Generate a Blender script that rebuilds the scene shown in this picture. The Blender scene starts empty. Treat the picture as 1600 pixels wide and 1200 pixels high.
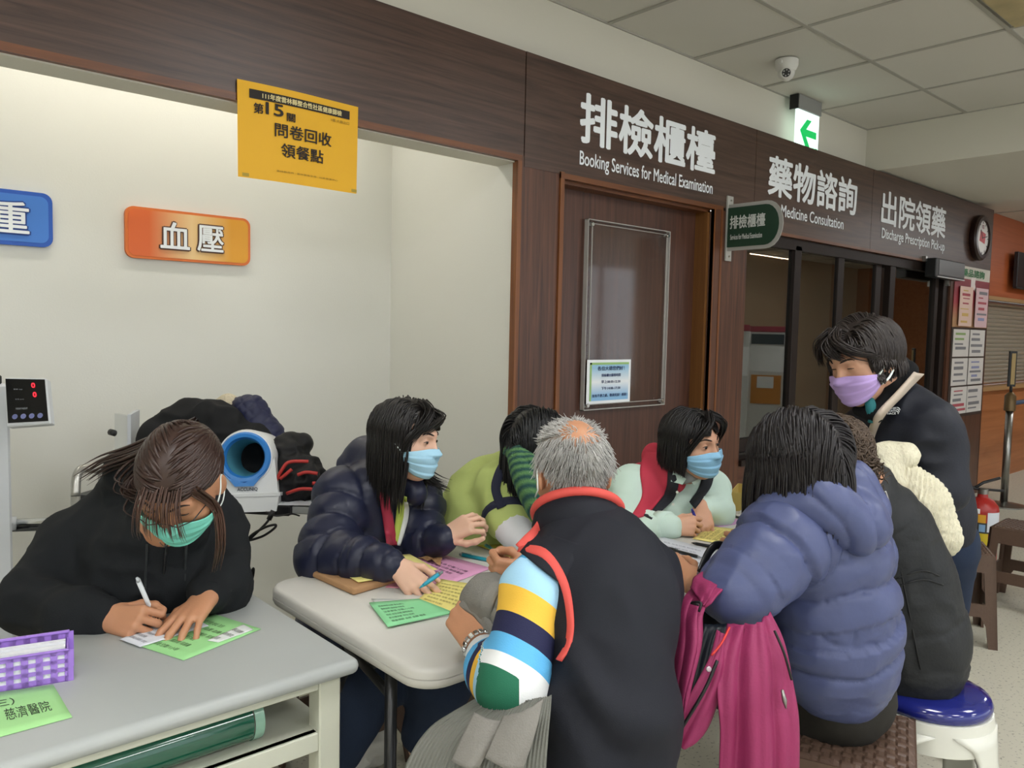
import bpy, bmesh, math, random
import numpy as np
from mathutils import Vector, Matrix, Quaternion

# ------------------------------------------------------------------ camera, light, exposure
SC = bpy.context.scene
COL = SC.collection
FPX = 1237.0
CAM = np.array([0.0, 0.0, 1.45])
RM = np.array([[0.7466976, 0.02954559, -0.66450715],
               [-0.66483896, 0.06436215, -0.74420876],
               [0.02078102, 0.99748913, 0.06770212]])
cam_data = bpy.data.cameras.new('camera')
cam_data.sensor_width = 36.0
cam_data.lens = FPX / 1600.0 * 36.0
cam_data.clip_start = 0.05
cam = bpy.data.objects.new('camera', cam_data)
COL.objects.link(cam)
cam.matrix_world = Matrix(((*RM[0], CAM[0]), (*RM[1], CAM[1]), (*RM[2], CAM[2]), (0, 0, 0, 1)))
SC.camera = cam
SC.view_settings.view_transform = 'Standard'
SC.view_settings.look = 'None'
SC.view_settings.exposure = 0.0
SC.view_settings.gamma = 1.0
SC.view_settings.use_curve_mapping = False
SC.cycles.use_denoising = True
SC.cycles.max_bounces = 6
SC.cycles.diffuse_bounces = 3
SC.cycles.glossy_bounces = 3
SC.cycles.transmission_bounces = 4
SC.cycles.transparent_max_bounces = 12
world = bpy.data.worlds.new('world')
SC.world = world
world.use_nodes = True
world.node_tree.nodes['Background'].inputs[0].default_value = (0.9, 0.95, 1.0, 1)
world.node_tree.nodes['Background'].inputs[1].default_value = 1.7
LAMP_STRENGTH = 20.0          # ceiling light panels
COVE_STRENGTH = 20.0         # lamp strip hidden behind the beam

def at(px, py, D):
    return CAM + RM @ np.array([(px - 800) / FPX * D, -(py - 600) / FPX * D, -D])
def cdir(x, y, z):           # direction given in camera axes (right, up, towards the camera)
    v = RM @ np.array([x, y, z], float)
    return v / np.linalg.norm(v)
def onz(px, py, z):
    d = RM @ np.array([(px - 800) / FPX, -(py - 600) / FPX, -1.0])
    return CAM + d * ((z - CAM[2]) / d[2])
def ony(px, py, y):
    d = RM @ np.array([(px - 800) / FPX, -(py - 600) / FPX, -1.0])
    return CAM + d * ((y - CAM[1]) / d[1])

# ------------------------------------------------------------------ materials
def lin(c):
    if isinstance(c, str):
        c = c.lstrip('#')
        c = [int(c[i:i + 2], 16) / 255 for i in (0, 2, 4)]
    return tuple(((v / 12.92) if v <= .04045 else ((v + .055) / 1.055) ** 2.4) for v in c)
MATS = {}
def mat(name, color, rough=.6, metal=0., noise=0., nscale=20., bump=0., bscale=200., spec=.5, emit=0., sheen=0.,
        stretch=(1, 1, 1), trans=0., coat=0., alpha=1.):
    if name in MATS:
        return MATS[name]
    m = bpy.data.materials.new(name)
    m.use_nodes = True
    nt = m.node_tree
    b = nt.nodes['Principled BSDF']
    c = lin(color)
    b.inputs['Base Color'].default_value = (*c, 1)
    b.inputs['Roughness'].default_value = rough
    b.inputs['Metallic'].default_value = metal
    b.inputs['Specular IOR Level'].default_value = spec
    b.inputs['Transmission Weight'].default_value = trans
    b.inputs['Coat Weight'].default_value = coat
    b.inputs['Alpha'].default_value = alpha
    if sheen:
        b.inputs['Sheen Weight'].default_value = sheen
    if emit:
        b.inputs['Emission Color'].default_value = (*c, 1)
        b.inputs['Emission Strength'].default_value = emit
    if noise or bump:
        tc = nt.nodes.new('ShaderNodeTexCoord')
        mp = nt.nodes.new('ShaderNodeMapping')
        mp.inputs['Scale'].default_value = stretch
        nt.links.new(tc.outputs['Object'], mp.inputs[0])
    if noise:
        n = nt.nodes.new('ShaderNodeTexNoise')
        n.inputs['Scale'].default_value = nscale
        n.inputs['Detail'].default_value = 5
        nt.links.new(mp.outputs[0], n.inputs['Vector'])
        r = nt.nodes.new('ShaderNodeMapRange')
        r.inputs['To Min'].default_value = 1 - noise
        r.inputs['To Max'].default_value = 1 + noise
        nt.links.new(n.outputs['Fac'], r.inputs['Value'])
        x = nt.nodes.new('ShaderNodeMix')
        x.data_type = 'RGBA'; x.blend_type = 'MULTIPLY'
        x.inputs[0].default_value = 1
        x.inputs[6].default_value = (*c, 1)
        nt.links.new(r.outputs[0], x.inputs[7])
        nt.links.new(x.outputs[2], b.inputs['Base Color'])
    if bump:
        n2 = nt.nodes.new('ShaderNodeTexNoise')
        n2.inputs['Scale'].default_value = bscale
        n2.inputs['Detail'].default_value = 3
        nt.links.new(mp.outputs[0], n2.inputs['Vector'])
        bp = nt.nodes.new('ShaderNodeBump')
        bp.inputs['Strength'].default_value = bump
        bp.inputs['Distance'].default_value = .01
        nt.links.new(n2.outputs['Fac'], bp.inputs['Height'])
        nt.links.new(bp.outputs[0], b.inputs['Normal'])
    MATS[name] = m
    return m

def wood(name, dark, light, axis='z', rough=.35, scale=1.0):
    if name in MATS:
        return MATS[name]
    m = bpy.data.materials.new(name); m.use_nodes = True
    nt = m.node_tree; b = nt.nodes['Principled BSDF']
    b.inputs['Roughness'].default_value = rough
    tc = nt.nodes.new('ShaderNodeTexCoord'); mp = nt.nodes.new('ShaderNodeMapping')
    s = {'x': (.7, 18, 18), 'z': (18, 18, .7), 'y': (18, .7, 18)}[axis]
    mp.inputs['Scale'].default_value = [v * scale for v in s]
    nt.links.new(tc.outputs['Object'], mp.inputs[0])
    n = nt.nodes.new('ShaderNodeTexNoise')
    n.inputs['Scale'].default_value = 2.2; n.inputs['Detail'].default_value = 7; n.inputs['Roughness'].default_value = .65
    n.inputs['Distortion'].default_value = .7
    nt.links.new(mp.outputs[0], n.inputs['Vector'])
    r = nt.nodes.new('ShaderNodeValToRGB')
    r.color_ramp.elements[0].position = .33; r.color_ramp.elements[0].color = (*lin(dark), 1)
    r.color_ramp.elements[1].position = .72; r.color_ramp.elements[1].color = (*lin(light), 1)
    nt.links.new(n.outputs['Fac'], r.inputs[0])
    nt.links.new(r.outputs[0], b.inputs['Base Color'])
    MATS[name] = m
    return m

def glass_mat(name, tint, refl, rough=0.0, trans=(1, 1, 1)):
    m = bpy.data.materials.new(name); m.use_nodes = True
    nt = m.node_tree; nt.nodes.clear()
    o = nt.nodes.new('ShaderNodeOutputMaterial')
    t = nt.nodes.new('ShaderNodeBsdfTransparent'); t.inputs[0].default_value = (*trans, 1)
    g = nt.nodes.new('ShaderNodeBsdfGlossy'); g.inputs[0].default_value = (*tint, 1); g.inputs['Roughness'].default_value = rough
    fr = nt.nodes.new('ShaderNodeLayerWeight'); fr.inputs[0].default_value = .5
    pw = nt.nodes.new('ShaderNodeMath'); pw.operation = 'POWER'; pw.inputs[1].default_value = 4.0
    nt.links.new(fr.outputs['Facing'], pw.inputs[0])
    ad = nt.nodes.new('ShaderNodeMath'); ad.operation = 'MULTIPLY_ADD'; ad.use_clamp = True
    ad.inputs[1].default_value = .8; ad.inputs[2].default_value = refl
    nt.links.new(pw.outputs[0], ad.inputs[0])
    mx = nt.nodes.new('ShaderNodeMixShader')
    nt.links.new(ad.outputs[0], mx.inputs[0]); nt.links.new(t.outputs[0], mx.inputs[1]); nt.links.new(g.outputs[0], mx.inputs[2])
    nt.links.new(mx.outputs[0], o.inputs[0])
    MATS[name] = m
    return m

# ------------------------------------------------------------------ objects and mesh helpers
def tag(o, label=None, cat=None, group=None, kind=None):
    if label: o['label'] = label
    if cat: o['category'] = cat
    if group: o['group'] = group
    if kind: o['kind'] = kind
    return o
def empty(name, loc, label=None, cat=None, group=None, kind=None):
    o = bpy.data.objects.new(name, None)
    o.empty_display_size = .05
    o.location = Vector([float(v) for v in loc])
    COL.objects.link(o)
    return tag(o, label, cat, group, kind)
def world_loc(o):
    v = Vector(o.location)
    while o.parent:
        o = o.parent; v += Vector(o.location)
    return v
def link(name, me, material, parent=None, smooth=False):
    o = bpy.data.objects.new(name, me)
    COL.objects.link(o)
    if material is not None:
        for mm in (material if isinstance(material, (list, tuple)) else [material]):
            me.materials.append(mm)
    if parent is not None:
        o.parent = parent
        o.matrix_parent_inverse = Matrix.Translation(-world_loc(parent)) if parent.matrix_parent_inverse == Matrix.Identity(4) and parent.parent is None else Matrix.Identity(4)
    if smooth:
        me.polygons.foreach_set('use_smooth', [True] * len(me.polygons))
    return o
class MB:
    def __init__(s): s.v = []; s.f = []
    def add(s, v, f):
        n = len(s.v); s.v += [tuple(float(c) for c in p) for p in v]; s.f += [tuple(i + n for i in q) for q in f]
        return s
    def box(s, lo, hi, bevel=0., M=None, seg=1):
        bm = bmesh.new()
        bmesh.ops.create_cube(bm, size=1)
        for v in bm.verts:
            v.co = Vector([lo[i] + (v.co[i] + .5) * (hi[i] - lo[i]) for i in range(3)])
        if bevel:
            bmesh.ops.bevel(bm, geom=bm.edges[:], offset=bevel, segments=seg, affect='EDGES', profile=.5)
        bm.verts.index_update()
        vs = [(M @ v.co if M is not None else v.co.copy()) for v in bm.verts]
        s.add(vs, [[v.index for v in f.verts] for f in bm.faces]); bm.free()
        return s
    def prism(s, poly, ext, M=None):      # polygon of 3D points extruded by vector
        n = len(poly); e = Vector(ext)
        p = [Vector(q) for q in poly] + [Vector(q) + e for q in poly]
        if M is not None: p = [M @ q for q in p]
        s.add(p, [tuple(range(n))[::-1], tuple(range(n, 2 * n))] + [(i, (i + 1) % n, (i + 1) % n + n, i + n) for i in range(n)])
        return s
    def tube(s, pts, r, n=8, caps=True, flat=None):
        P = [Vector([float(c) for c in p]) for p in pts]
        rr = r if isinstance(r, (list, tuple, np.ndarray)) else [r] * len(P)
        T = []
        for i in range(len(P)):
            t = P[min(i + 1, len(P) - 1)] - P[max(i - 1, 0)]
            T.append(t.normalized() if t.length > 1e-9 else Vector((0, 0, 1)))
        u = T[0].orthogonal().normalized()
        if flat is not None:
            u = Vector(flat); u = (u - T[0] * u.dot(T[0])).normalized()
        vs = []
        for i, p in enumerate(P):
            u = (u - T[i] * u.dot(T[i]))
            u = u.normalized() if u.length > 1e-6 else T[i].orthogonal().normalized()
            w = T[i].cross(u)
            k = 1.0 if flat is None else .3
            for j in range(n):
                a = 2 * math.pi * j / n
                vs.append(p + (u * math.cos(a) * k + w * math.sin(a)) * rr[i])
        fs = []
        for i in range(len(P) - 1):
            for j in range(n):
                a = i * n + j; b_ = i * n + (j + 1) % n
                fs.append((a, b_, b_ + n, a + n))
        if caps:
            fs.append(tuple(range(n))[::-1]); m = (len(P) - 1) * n
            fs.append(tuple(range(m, m + n)))
        s.add(vs, fs)
        return s
    def lathe(s, prof, n=24, M=None, caps=True):     # profile [(r, z)] about z
        vs = []; fs = []
        for r, z in prof:
            for j in range(n):
                a = 2 * math.pi * j / n
                q = Vector((r * math.cos(a), r * math.sin(a), z)); vs.append(M @ q if M is not None else q)
        for i in range(len(prof) - 1):
            for j in range(n):
                a = i * n + j; b_ = i * n + (j + 1) % n
                fs.append((a, b_, b_ + n, a + n))
        if caps:
            fs.append(tuple(range(n))[::-1]); m = (len(prof) - 1) * n
            fs.append(tuple(range(m, m + n)))
        s.add(vs, fs)
        return s
    def grid(s, P, closed_u=False):       # P[i][j] points
        nu, nv = len(P), len(P[0])
        s.add([q for row in P for q in row],
              [(i * nv + j, i * nv + j + 1, ((i + 1) % nu) * nv + j + 1, ((i + 1) % nu) * nv + j)
               for i in range(nu if closed_u else nu - 1) for j in range(nv - 1)])
        return s
    def mesh(s, name):
        me = bpy.data.meshes.new(name); me.from_pydata(s.v, [], s.f); me.update()
        bm = bmesh.new(); bm.from_mesh(me); bmesh.ops.recalc_face_normals(bm, faces=bm.faces[:]); bm.to_mesh(me); bm.free()
        return me
    def build(s, name, material, parent=None, smooth=False, angle=None):
        o = link(name, s.mesh(name), material, parent, smooth or angle is not None)
        if angle is not None:
            o.data.set_sharp_from_angle(angle=math.radians(angle))
        return o
def box(name, lo, hi, material, parent=None, bevel=0., M=None):
    return MB().box(lo, hi, bevel, M).build(name, material, parent)
def tube(name, pts, r, material, parent=None, n=8):
    return MB().tube(pts, r, n).build(name, material, parent, True)
def struct(o): o['kind'] = 'structure'; return o
def frame(loc, xd, zd):                   # matrix with local x along xd, local z close to zd
    x = Vector(xd).normalized(); z = Vector(zd); z = (z - x * z.dot(x)).normalized(); y = z.cross(x)
    return Matrix(((x.x, y.x, z.x, loc[0]), (x.y, y.y, z.y, loc[1]), (x.z, y.z, z.z, loc[2]), (0, 0, 0, 1)))
def spline(pts, n=24):                    # Catmull-Rom through points
    P = [np.array(p, float) for p in pts]; P = [2 * P[0] - P[1]] + P + [2 * P[-1] - P[-2]]
    out = []
    for i in range(n + 1):
        t = i / n * (len(P) - 3); k = min(int(t), len(P) - 4); u = t - k
        a, b, c, d = P[k:k + 4]
        out.append(.5 * ((2 * b) + (c - a) * u + (2 * a - 5 * b + 4 * c - d) * u * u + (3 * b - a - 3 * c + d) * u ** 3))
    return out

def text_mesh(string, bold=0.0):
    """flat mesh of a string scaled to its bounding box (0..1 by 0..1); bold thickens the strokes by shifted copies"""
    cu = bpy.data.curves.new('lettering', 'FONT'); cu.body = string; cu.resolution_u = 3
    cu.fill_mode = 'FRONT'
    ob = bpy.data.objects.new('lettering', cu); COL.objects.link(ob)
    bpy.context.view_layer.update()
    me = bpy.data.meshes.new_from_object(ob.evaluated_get(bpy.context.evaluated_depsgraph_get()))
    bpy.data.objects.remove(ob); bpy.data.curves.remove(cu)
    n = len(me.vertices); a = np.zeros(n * 3); me.vertices.foreach_get('co', a); a = a.reshape(-1, 3)
    if bold:
        F = [tuple(p.vertices) for p in me.polygons]
        k = 6 if n < 3000 else 4
        sh = [(bold * math.cos(2 * math.pi * i / k + .4), bold * math.sin(2 * math.pi * i / k + .4), 0) for i in range(k)]
        a = np.concatenate([a + np.array(q) + (0, 0, i * .0002) for i, q in enumerate(sh)])
        me = bpy.data.meshes.new('lettering')
        me.from_pydata([tuple(p) for p in a], [], [tuple(v + n * i for v in f) for i in range(k) for f in F])
    lo = a.min(0); hi = a.max(0); lo[2] = 0
    hi[2] = 1
    a = (a - lo) / np.maximum(hi - lo, 1e-6)
    return me, a, (hi - lo)
def text_on(name, string, p00, pu, pv, material, parent=None, bold=0.0, lift=None, depth=0.0):
    """string stretched onto the parallelogram p00 + u*pu + v*pv (u along the text, v up)"""
    me, a, sz = text_mesh(string, bold)
    p00 = np.array(p00, float); pu = np.array(pu, float); pv = np.array(pv, float)
    nrm = np.cross(pu, pv); nrm /= np.linalg.norm(nrm)
    co = p00 + a[:, :1] * pu + a[:, 1:2] * pv + nrm * (a[:, 2:] + (lift if lift is not None else .001))
    me.vertices.foreach_set('co', co.ravel()); me.update()
    me.name = name
    me.materials.clear()
    return link(name, me, material, parent)
def wall_text(name, s, x0, x1, z0, z1, y, material, parent=None, bold=0.0):
    return text_on(name, s, (x0, y, z0), (x1 - x0, 0, 0), (0, 0, z1 - z0), material, parent, bold, .002)

# ------------------------------------------------------------------ the room
W = 2.6                       # plane of the wood front wall
WALLC = mat('cream_wall', '#dbdbd3', .75, bump=.05, bscale=120)
HALLC = mat('hall_wall', '#d9d6c8', .8)
PLASTER = mat('plaster', '#d6d2c4', .85, bump=.06, bscale=90)
WOODX = wood('walnut_board', '#34231b', '#5a4236', 'x', .38)
WOODZ = wood('walnut_panel', '#3a231a', '#6a432f', 'z', .38)
WOODD = wood('walnut_door', '#3b241c', '#5f3d2f', 'z', .36)
TRIMW = wood('trim_wood', '#5e3319', '#8a5428', 'z', .4)
TRIMX = wood('trim_wood_x', '#4f2a15', '#7d4a24', 'x', .4)
DARKM = mat('window_frame_brown', '#221915', .5, spec=.25)
WHITE = mat('sign_white', '#eef2f4', .5)
BLACK = mat('black_plastic', '#111214', .45)
CHROME = mat('chrome', '#d8dadc', .15, 1.0)
STEEL = mat('steel', '#9b9a96', .3, 1.0)

def floor_mat():
    m = mat('vinyl_floor', '#c9c5b4', .45)
    nt = m.node_tree; b = nt.nodes['Principled BSDF']
    tc = nt.nodes.new('ShaderNodeTexCoord')
    n = nt.nodes.new('ShaderNodeTexNoise'); n.inputs['Scale'].default_value = 75; n.inputs['Detail'].default_value = 2
    nt.links.new(tc.outputs['Object'], n.inputs['Vector'])
    r = nt.nodes.new('ShaderNodeValToRGB')
    r.color_ramp.elements[0].position = .30; r.color_ramp.elements[0].color = (*lin('#8f8d80'), 1)
    r.color_ramp.elements[1].position = .40; r.color_ramp.elements[1].color = (*lin('#c8c4b3'), 1)
    nt.links.new(n.outputs['Fac'], r.inputs[0]); nt.links.new(r.outputs[0], b.inputs['Base Color'])
    return m
fl = struct(box('floor', (-3, -5, -.05), (14.5, 9, 0), floor_mat()))
tag(fl, 'pale speckled vinyl floor of the hospital hall')

# niche with the cream walls behind the desks
struct(box('wall_back', (-3, 3.6, 0), (2.45, 3.7, 3.1), WALLC))
struct(box('wall_right', (2.335, 2.745, 0), (2.37, 3.6, 2.78), WALLC))
box('return_panel', (2.335, 2.62, 0), (2.37, 2.745, 2.2), WALLC, bpy.data.objects['wall_right'])
struct(box('wall_left', (-3.1, -5, 0), (-3, 3.7, 3.1), HALLC))
struct(box('ceiling_niche', (-3, 2.745, 2.78), (2.45, 3.6, 2.84), WALLC))
beam = struct(box('trim_1', (-3, 2.62, 2.18), (2.334, 2.745, 2.65), PLASTER))
tag(beam, 'boxed beam over the cream niche')
box('front_board', (-3, 2.60, 2.21), (2.362, 2.62, 2.655), WOODX, beam)
box('edge_strip', (-3, 2.597, 2.185), (2.352, 2.622, 2.21), TRIMX, beam)
# cove lamp behind the beam
cl = empty('cove_lamp', (1.1, 3.25, 2.7), 'hidden strip lamp behind the beam over the niche', 'lamp')
box('housing', (.1, 3.20, 2.71), (2.1, 3.30, 2.779), mat('lamp_housing', '#e8e8e4', .5), cl)
cm = mat('cove_tube', '#fffaf0', .5, emit=COVE_STRENGTH)
box('tube_diffuser', (.12, 3.215, 2.695), (2.08, 3.285, 2.71), cm, cl)

# wood front wall: piers, door, dado, fascia
wf = struct(box('wall_front', (2.372, 2.62, 0), (2.60, 2.85, 2.62), WOODZ))
tag(wf, 'walnut clad wall with the service counters')
box('pier_panel', (2.352, 2.60, 0), (2.585, 2.625, 2.21), WOODZ, wf)
box('corner_strip', (2.328, 2.597, 0), (2.352, 2.632, 2.185), TRIMW, wf)
box('pier_panel', (3.872, 2.60, 0), (4.155, 2.85, 2.15), WOODZ, wf)
box('dado_panel', (4.155, 2.61, 0), (7.36, 2.85, .665), wood('dado', '#3f2418', '#6b4230', 'x', .4), wf)
box('end_pier', (7.33, 2.60, 0), (8.26, 3.3, 2.14), WOODZ, wf)
box('core', (2.6, 2.63, 2.17), (8.26, 2.72, 2.65), WOODX, wf)
for a, b in ((2.366, 4.205), (4.209, 5.752), (5.756, 8.262)):
    box('fascia_panel', (a, 2.598, 2.085 if a > 4.2 else 2.165), (b, 2.632, 2.655), WOODX, wf)
box('fascia_edge', (4.155, 2.594, 2.07), (7.36, 2.64, 2.088), TRIMX, wf)
box('fascia_end', (8.26, 2.598, 0), (8.275, 3.3, 2.655), WOODZ, wf)
struct(box('wall_upper', (-3, 2.72, 2.60), (8.26, 2.9, 3.1), PLASTER))

# door with trim
dr = struct(empty('door_1', (3.2, 2.7, 0)))
tag(dr, 'walnut door with an acrylic notice board')
box('door_leaf', (2.60, 2.70, 0), (3.80, 2.74, 2.15), WOODD, dr)
box('jamb', (3.775, 2.62, 0), (3.80, 2.70, 2.14), wood('jamb_wood', '#6b4420', '#7d5328', 'z', .45), dr)
box('jamb', (2.60, 2.62, 0), (2.62, 2.70, 2.14), TRIMW, dr)
box('head_jamb', (2.60, 2.62, 2.13), (3.80, 2.70, 2.165), TRIMX, dr)
box('architrave', (2.585, 2.590, 0), (2.610, 2.63, 2.175), TRIMW, dr)
box('architrave', (3.795, 2.590, 0), (3.875, 2.61, 2.15), WOODZ, dr)
box('architrave', (3.862, 2.587, 0), (3.88, 2.612, 2.15), TRIMW, dr)
box('architrave', (3.795, 2.587, 0), (3.807, 2.612, 2.15), TRIMW, dr)
box('architrave_head', (2.585, 2.588, 2.145), (3.88, 2.63, 2.17), TRIMX, dr)

# pharmacy windows
GL = glass_mat('tinted_glass', (.95, .97, .95), .20, 0, (.5, .52, .5))
wn = struct(empty('window_1', (5.7, 2.66, .67)))
tag(wn, 'dark framed sliding glass windows of the pharmacy counter')
box('sill', (4.155, 2.58, .665), (7.36, 2.80, .70), DARKM, wn)
box('bottom_rail', (4.155, 2.625, .70), (7.36, 2.665, .82), DARKM, wn)
box('track', (4.155, 2.60, .73), (7.36, 2.63, .742), mat('track_dark', '#17120f', .4), wn)
box('head_rail', (4.155, 2.62, 2.0), (7.36, 2.75, 2.075), DARKM, wn)
for a, b, y in ((4.155, 4.175, 2.62), (4.752, 4.832, 2.62), (5.36, 5.446, 2.63), (6.02, 6.11, 2.66), (6.20, 6.29, 2.63), (7.085, 7.15, 2.63), (7.16, 7.22, 2.66), (7.23, 7.36, 2.62)):
    box('mullion', (a, y, .70), (b, y + .05, 2.03), DARKM, wn, .003)
for a, b, y in ((4.17, 4.76, 2.645), (4.83, 5.37, 2.645), (5.44, 6.03, 2.675), (6.28, 7.10, 2.655)):
    box('pane', (a, y, .80), (b, y + .006, 2.02), GL, wn)
box('handle', (5.385, 2.60, 1.33), (5.42, 2.635, 1.5), STEEL, wn, .004)
# dim pharmacy room behind the glass
RMD = mat('pharmacy_wall', '#b9b7a8', .85)
struct(box('wall_pharmacy', (3.9, 4.6, 0), (8.3, 4.7, 3.0), RMD))
struct(box('wall_pharmacy_left', (3.85, 2.85, 0), (3.9, 4.7, 3.0), RMD))
struct(box('wall_pharmacy_right', (8.2, 3.3, 0), (8.26, 4.7, 3.0), RMD))
struct(box('ceiling_pharmacy', (3.85, 2.85, 2.45), (8.3, 4.7, 2.5), RMD))
struct(box('wall_partition', (5.70, 3.1, 0), (6.9, 3.16, 2.45), mat('partition', '#c9cabd', .8)))

pl = empty('pharmacy_fill', (6.2, 3.7, 2.4), 'added strip of dim fill light inside the pharmacy room', 'lamp')  # unseen fill light added to brighten the partition behind the glass
box('diffuser', (4.6, 3.65, 2.41), (7.6, 3.8, 2.425), mat('dim_fill', '#f4f6f2', .5, emit=3.0), pl)
box('housing', (4.58, 3.63, 2.425), (7.62, 3.82, 2.449), mat('lamp_housing', '#e8e8e4', .5), pl)

# ceiling: plasterboard tiles in a T-bar grid, dropped soffit on the right
ceil = struct(empty('ceiling', (2, 0, 2.9)))
tag(ceil, 'suspended ceiling of square tiles')
TILE = mat('ceiling_tile', '#d2cfc5', .6, noise=.03, nscale=3, spec=.4)
TBAR = mat('ceiling_bar', '#a9a69c', .6)
KS = 1.046
CZ = 1.45 + (2.908 - 1.45) * KS
box('backing', (-3, -5, CZ + .03), (5.9, 2.73, CZ + .08), PLASTER, ceil)
DX, DY = .685 * KS, .64 * KS
XS = [5.62 * KS - DX * i for i in range(13)]
YS = [2.72 - DY * j for j in range(12)]
lights = {(5, 3), (8, 3), (11, 3), (2, 4), (5, 6), (8, 6), (11, 6), (2, 7), (5, 9), (8, 9), (11, 9), (2, 10)}
tile_me = None
for i, x in enumerate(XS[:-1]):
    for j, y in enumerate(YS[:-1]):
        if (i, j) in lights or (i, j) == (2, 2): continue
        if tile_me is None:
            o = MB().box((-DX / 2 + .008, -DY / 2 + .008, 0), (DX / 2 - .008, DY / 2 - .008, .012), .003).build('tile', TILE, ceil)
            tile_me = o.data
        else:
            o = bpy.data.objects.new('tile', tile_me); COL.objects.link(o); o.parent = ceil
            o.matrix_parent_inverse = Matrix.Translation(-Vector(ceil.location))
        r = random.Random(i * 31 + j)
        o.location = (x - DX / 2, y - DY / 2, CZ + r.uniform(0, .003))
for x in XS:
    box('grid_bar', (x - .011, -5, CZ - .004), (x + .011, 2.72, CZ + .012), TBAR, ceil)
for y in YS:
    box('grid_bar', (-3, y - .011, CZ - .0045), (5.62 * KS, y + .011, CZ + .012), TBAR, ceil)
LP = mat('lamp_panel', '#fdfeff', .5, emit=LAMP_STRENGTH)
for k, (i, j) in enumerate(sorted(lights)):
    x, y = XS[i] - DX / 2, YS[j] - DY / 2
    t = empty('ceiling_light', (x, y, CZ + .022), 'square recessed ceiling light panel out over the hall', 'ceiling light', 'recessed ceiling lights')
    box('diffuser', (x - .31, y - .29, CZ - .002), (x + .31, y + .29, CZ + .007), LP, t)
    box('housing', (x - .33, y - .31, CZ + .007), (x + .33, y + .31, CZ + .026), mat('lamp_housing', '#e8e8e4', .5), t)
# an unlit lamp with a cloudy amber cover at the frame's corner
x, y = XS[2] - DX / 2, YS[2] - DY / 2
t = empty('ceiling_lamp', (x, y, CZ + .022), 'unlit ceiling lamp with cloudy amber cover', 'ceiling light')
box('cover', (x - .32, y - .30, CZ - .018), (x + .32, y + .30, CZ + .004), mat('amber_cover', '#b5a67c', .4, noise=.5, nscale=6), t, .006)
box('rim', (x - .335, y - .315, CZ - .001), (x + .335, y + .315, CZ + .022), TBAR, t)
so = struct(box('trim_2', (5.62 * KS, -5, 2.67), (7.85, 2.72, 3.1), PLASTER))
tag(so, 'dropped plaster soffit across the hall')
struct(box('trim_3', (7.85, -5, 2.70), (14.5, 3.4, 2.76), TILE))
for k in range(7):
    box('grid_bar', (7.85 + .9 * k, -5, 2.693), (7.87 + .9 * k, 3.4, 2.70), TBAR, bpy.data.objects['trim_3'])
for k in range(6):
    box('grid_bar', (7.85, 2.9 - .7 * k, 2.694), (14.5, 2.92 - .7 * k, 2.70), TBAR, bpy.data.objects['trim_3'])
for k, (x, y) in enumerate(((9.2, -1.5), (9.2, .9), (11.3, -1.5), (11.3, .9))):
    t = empty('ceiling_light', (x, y, 2.69), 'flat rectangular ceiling light by the far hall', 'ceiling light', 'far hall ceiling lights')
    box('diffuser', (x - .6, y - .15, 2.675), (x + .6, y + .15, 2.685), LP, t)
    box('housing', (x - .62, y - .17, 2.685), (x + .62, y + .17, 2.699), mat('lamp_housing', '#e8e8e4', .5), t)

# far end of the hall: orange counter wall with shutter
ORANGE = wood('orange_veneer', '#9c5f35', '#b5764a', 'x', .4, .5)
fw = struct(box('wall_far', (8.275, 2.75, 0), (14.5, 2.95, .98), ORANGE))
tag(fw, 'orange veneered counter wall under the roller shutter')
fu = struct(box('wall_far_upper', (8.275, 2.75, 1.88), (14.5, 2.95, 2.76), wood('orange_upper', '#a5532a', '#b9643a', 'x', .4, .5)))
tag(fu, 'orange veneered wall above the roller shutter')
box('ledge', (8.275, 2.70, .945), (14.5, 2.80, .985), mat('ledge_wood', '#a9855a', .4), fw)
box('ledge', (8.275, 2.71, 1.85), (14.5, 2.80, 1.885), mat('ledge_wood', '#a9855a', .4), fu)
struct(box('wall_end', (14.4, -5, 0), (14.5, 3, 3), ORANGE))
gf = struct(box('added_front_opening', (-3, -5.1, 0), (14.5, -5, .35), HALLC))  # unseen open front, added so world light lifts the hall brightness
tag(gf, 'open hall front added behind the camera to let daylight in')
box('head_beam', (-3, -5.1, 2.75), (14.5, -5, 3.1), HALLC, gf)
for k in range(13):
    box('mullion', (-3 + k * 1.45, -5.08, .35), (-2.92 + k * 1.45, -5.02, 2.75), STEEL, gf)
sh = empty('roller_shutter', (10, 2.86, .985), 'closed metal roller shutter above the orange counter', 'shutter')
SL = mat('shutter_metal', '#cbc5b6', .3, .6)
nsl = 20
for k in range(nsl):
    z = .99 + k * (.86 / nsl); h = .86 / nsl
    P = [(8.28, 2.86, z), (8.28, 2.845, z + h * .2), (8.28, 2.835, z + h * .5), (8.28, 2.845, z + h * .8), (8.28, 2.86, z + h * .96), (8.28, 2.875, z + h * .96), (8.28, 2.875, z)]
    MB().prism(P, (6.1, 0, 0)).build('slat', SL, sh)
box('backing', (8.28, 2.876, .985), (14.4, 2.89, 1.86), mat('shutter_back', '#4c463c', .5), sh)
tv = empty('television', (9.9, 2.70, 2.0), 'dark flat television hung above the shutter', 'television')
box('screen_body', (9.27, 2.66, 2.0), (10.4, 2.70, 2.36), mat('tv_black', '#23262b', .25), tv, .004)
box('bezel', (9.255, 2.655, 1.985), (10.42, 2.69, 2.0), BLACK, tv, .002)
box('wall_mount', (9.6, 2.70, 2.1), (10.0, 2.75, 2.28), BLACK, tv)
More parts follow.
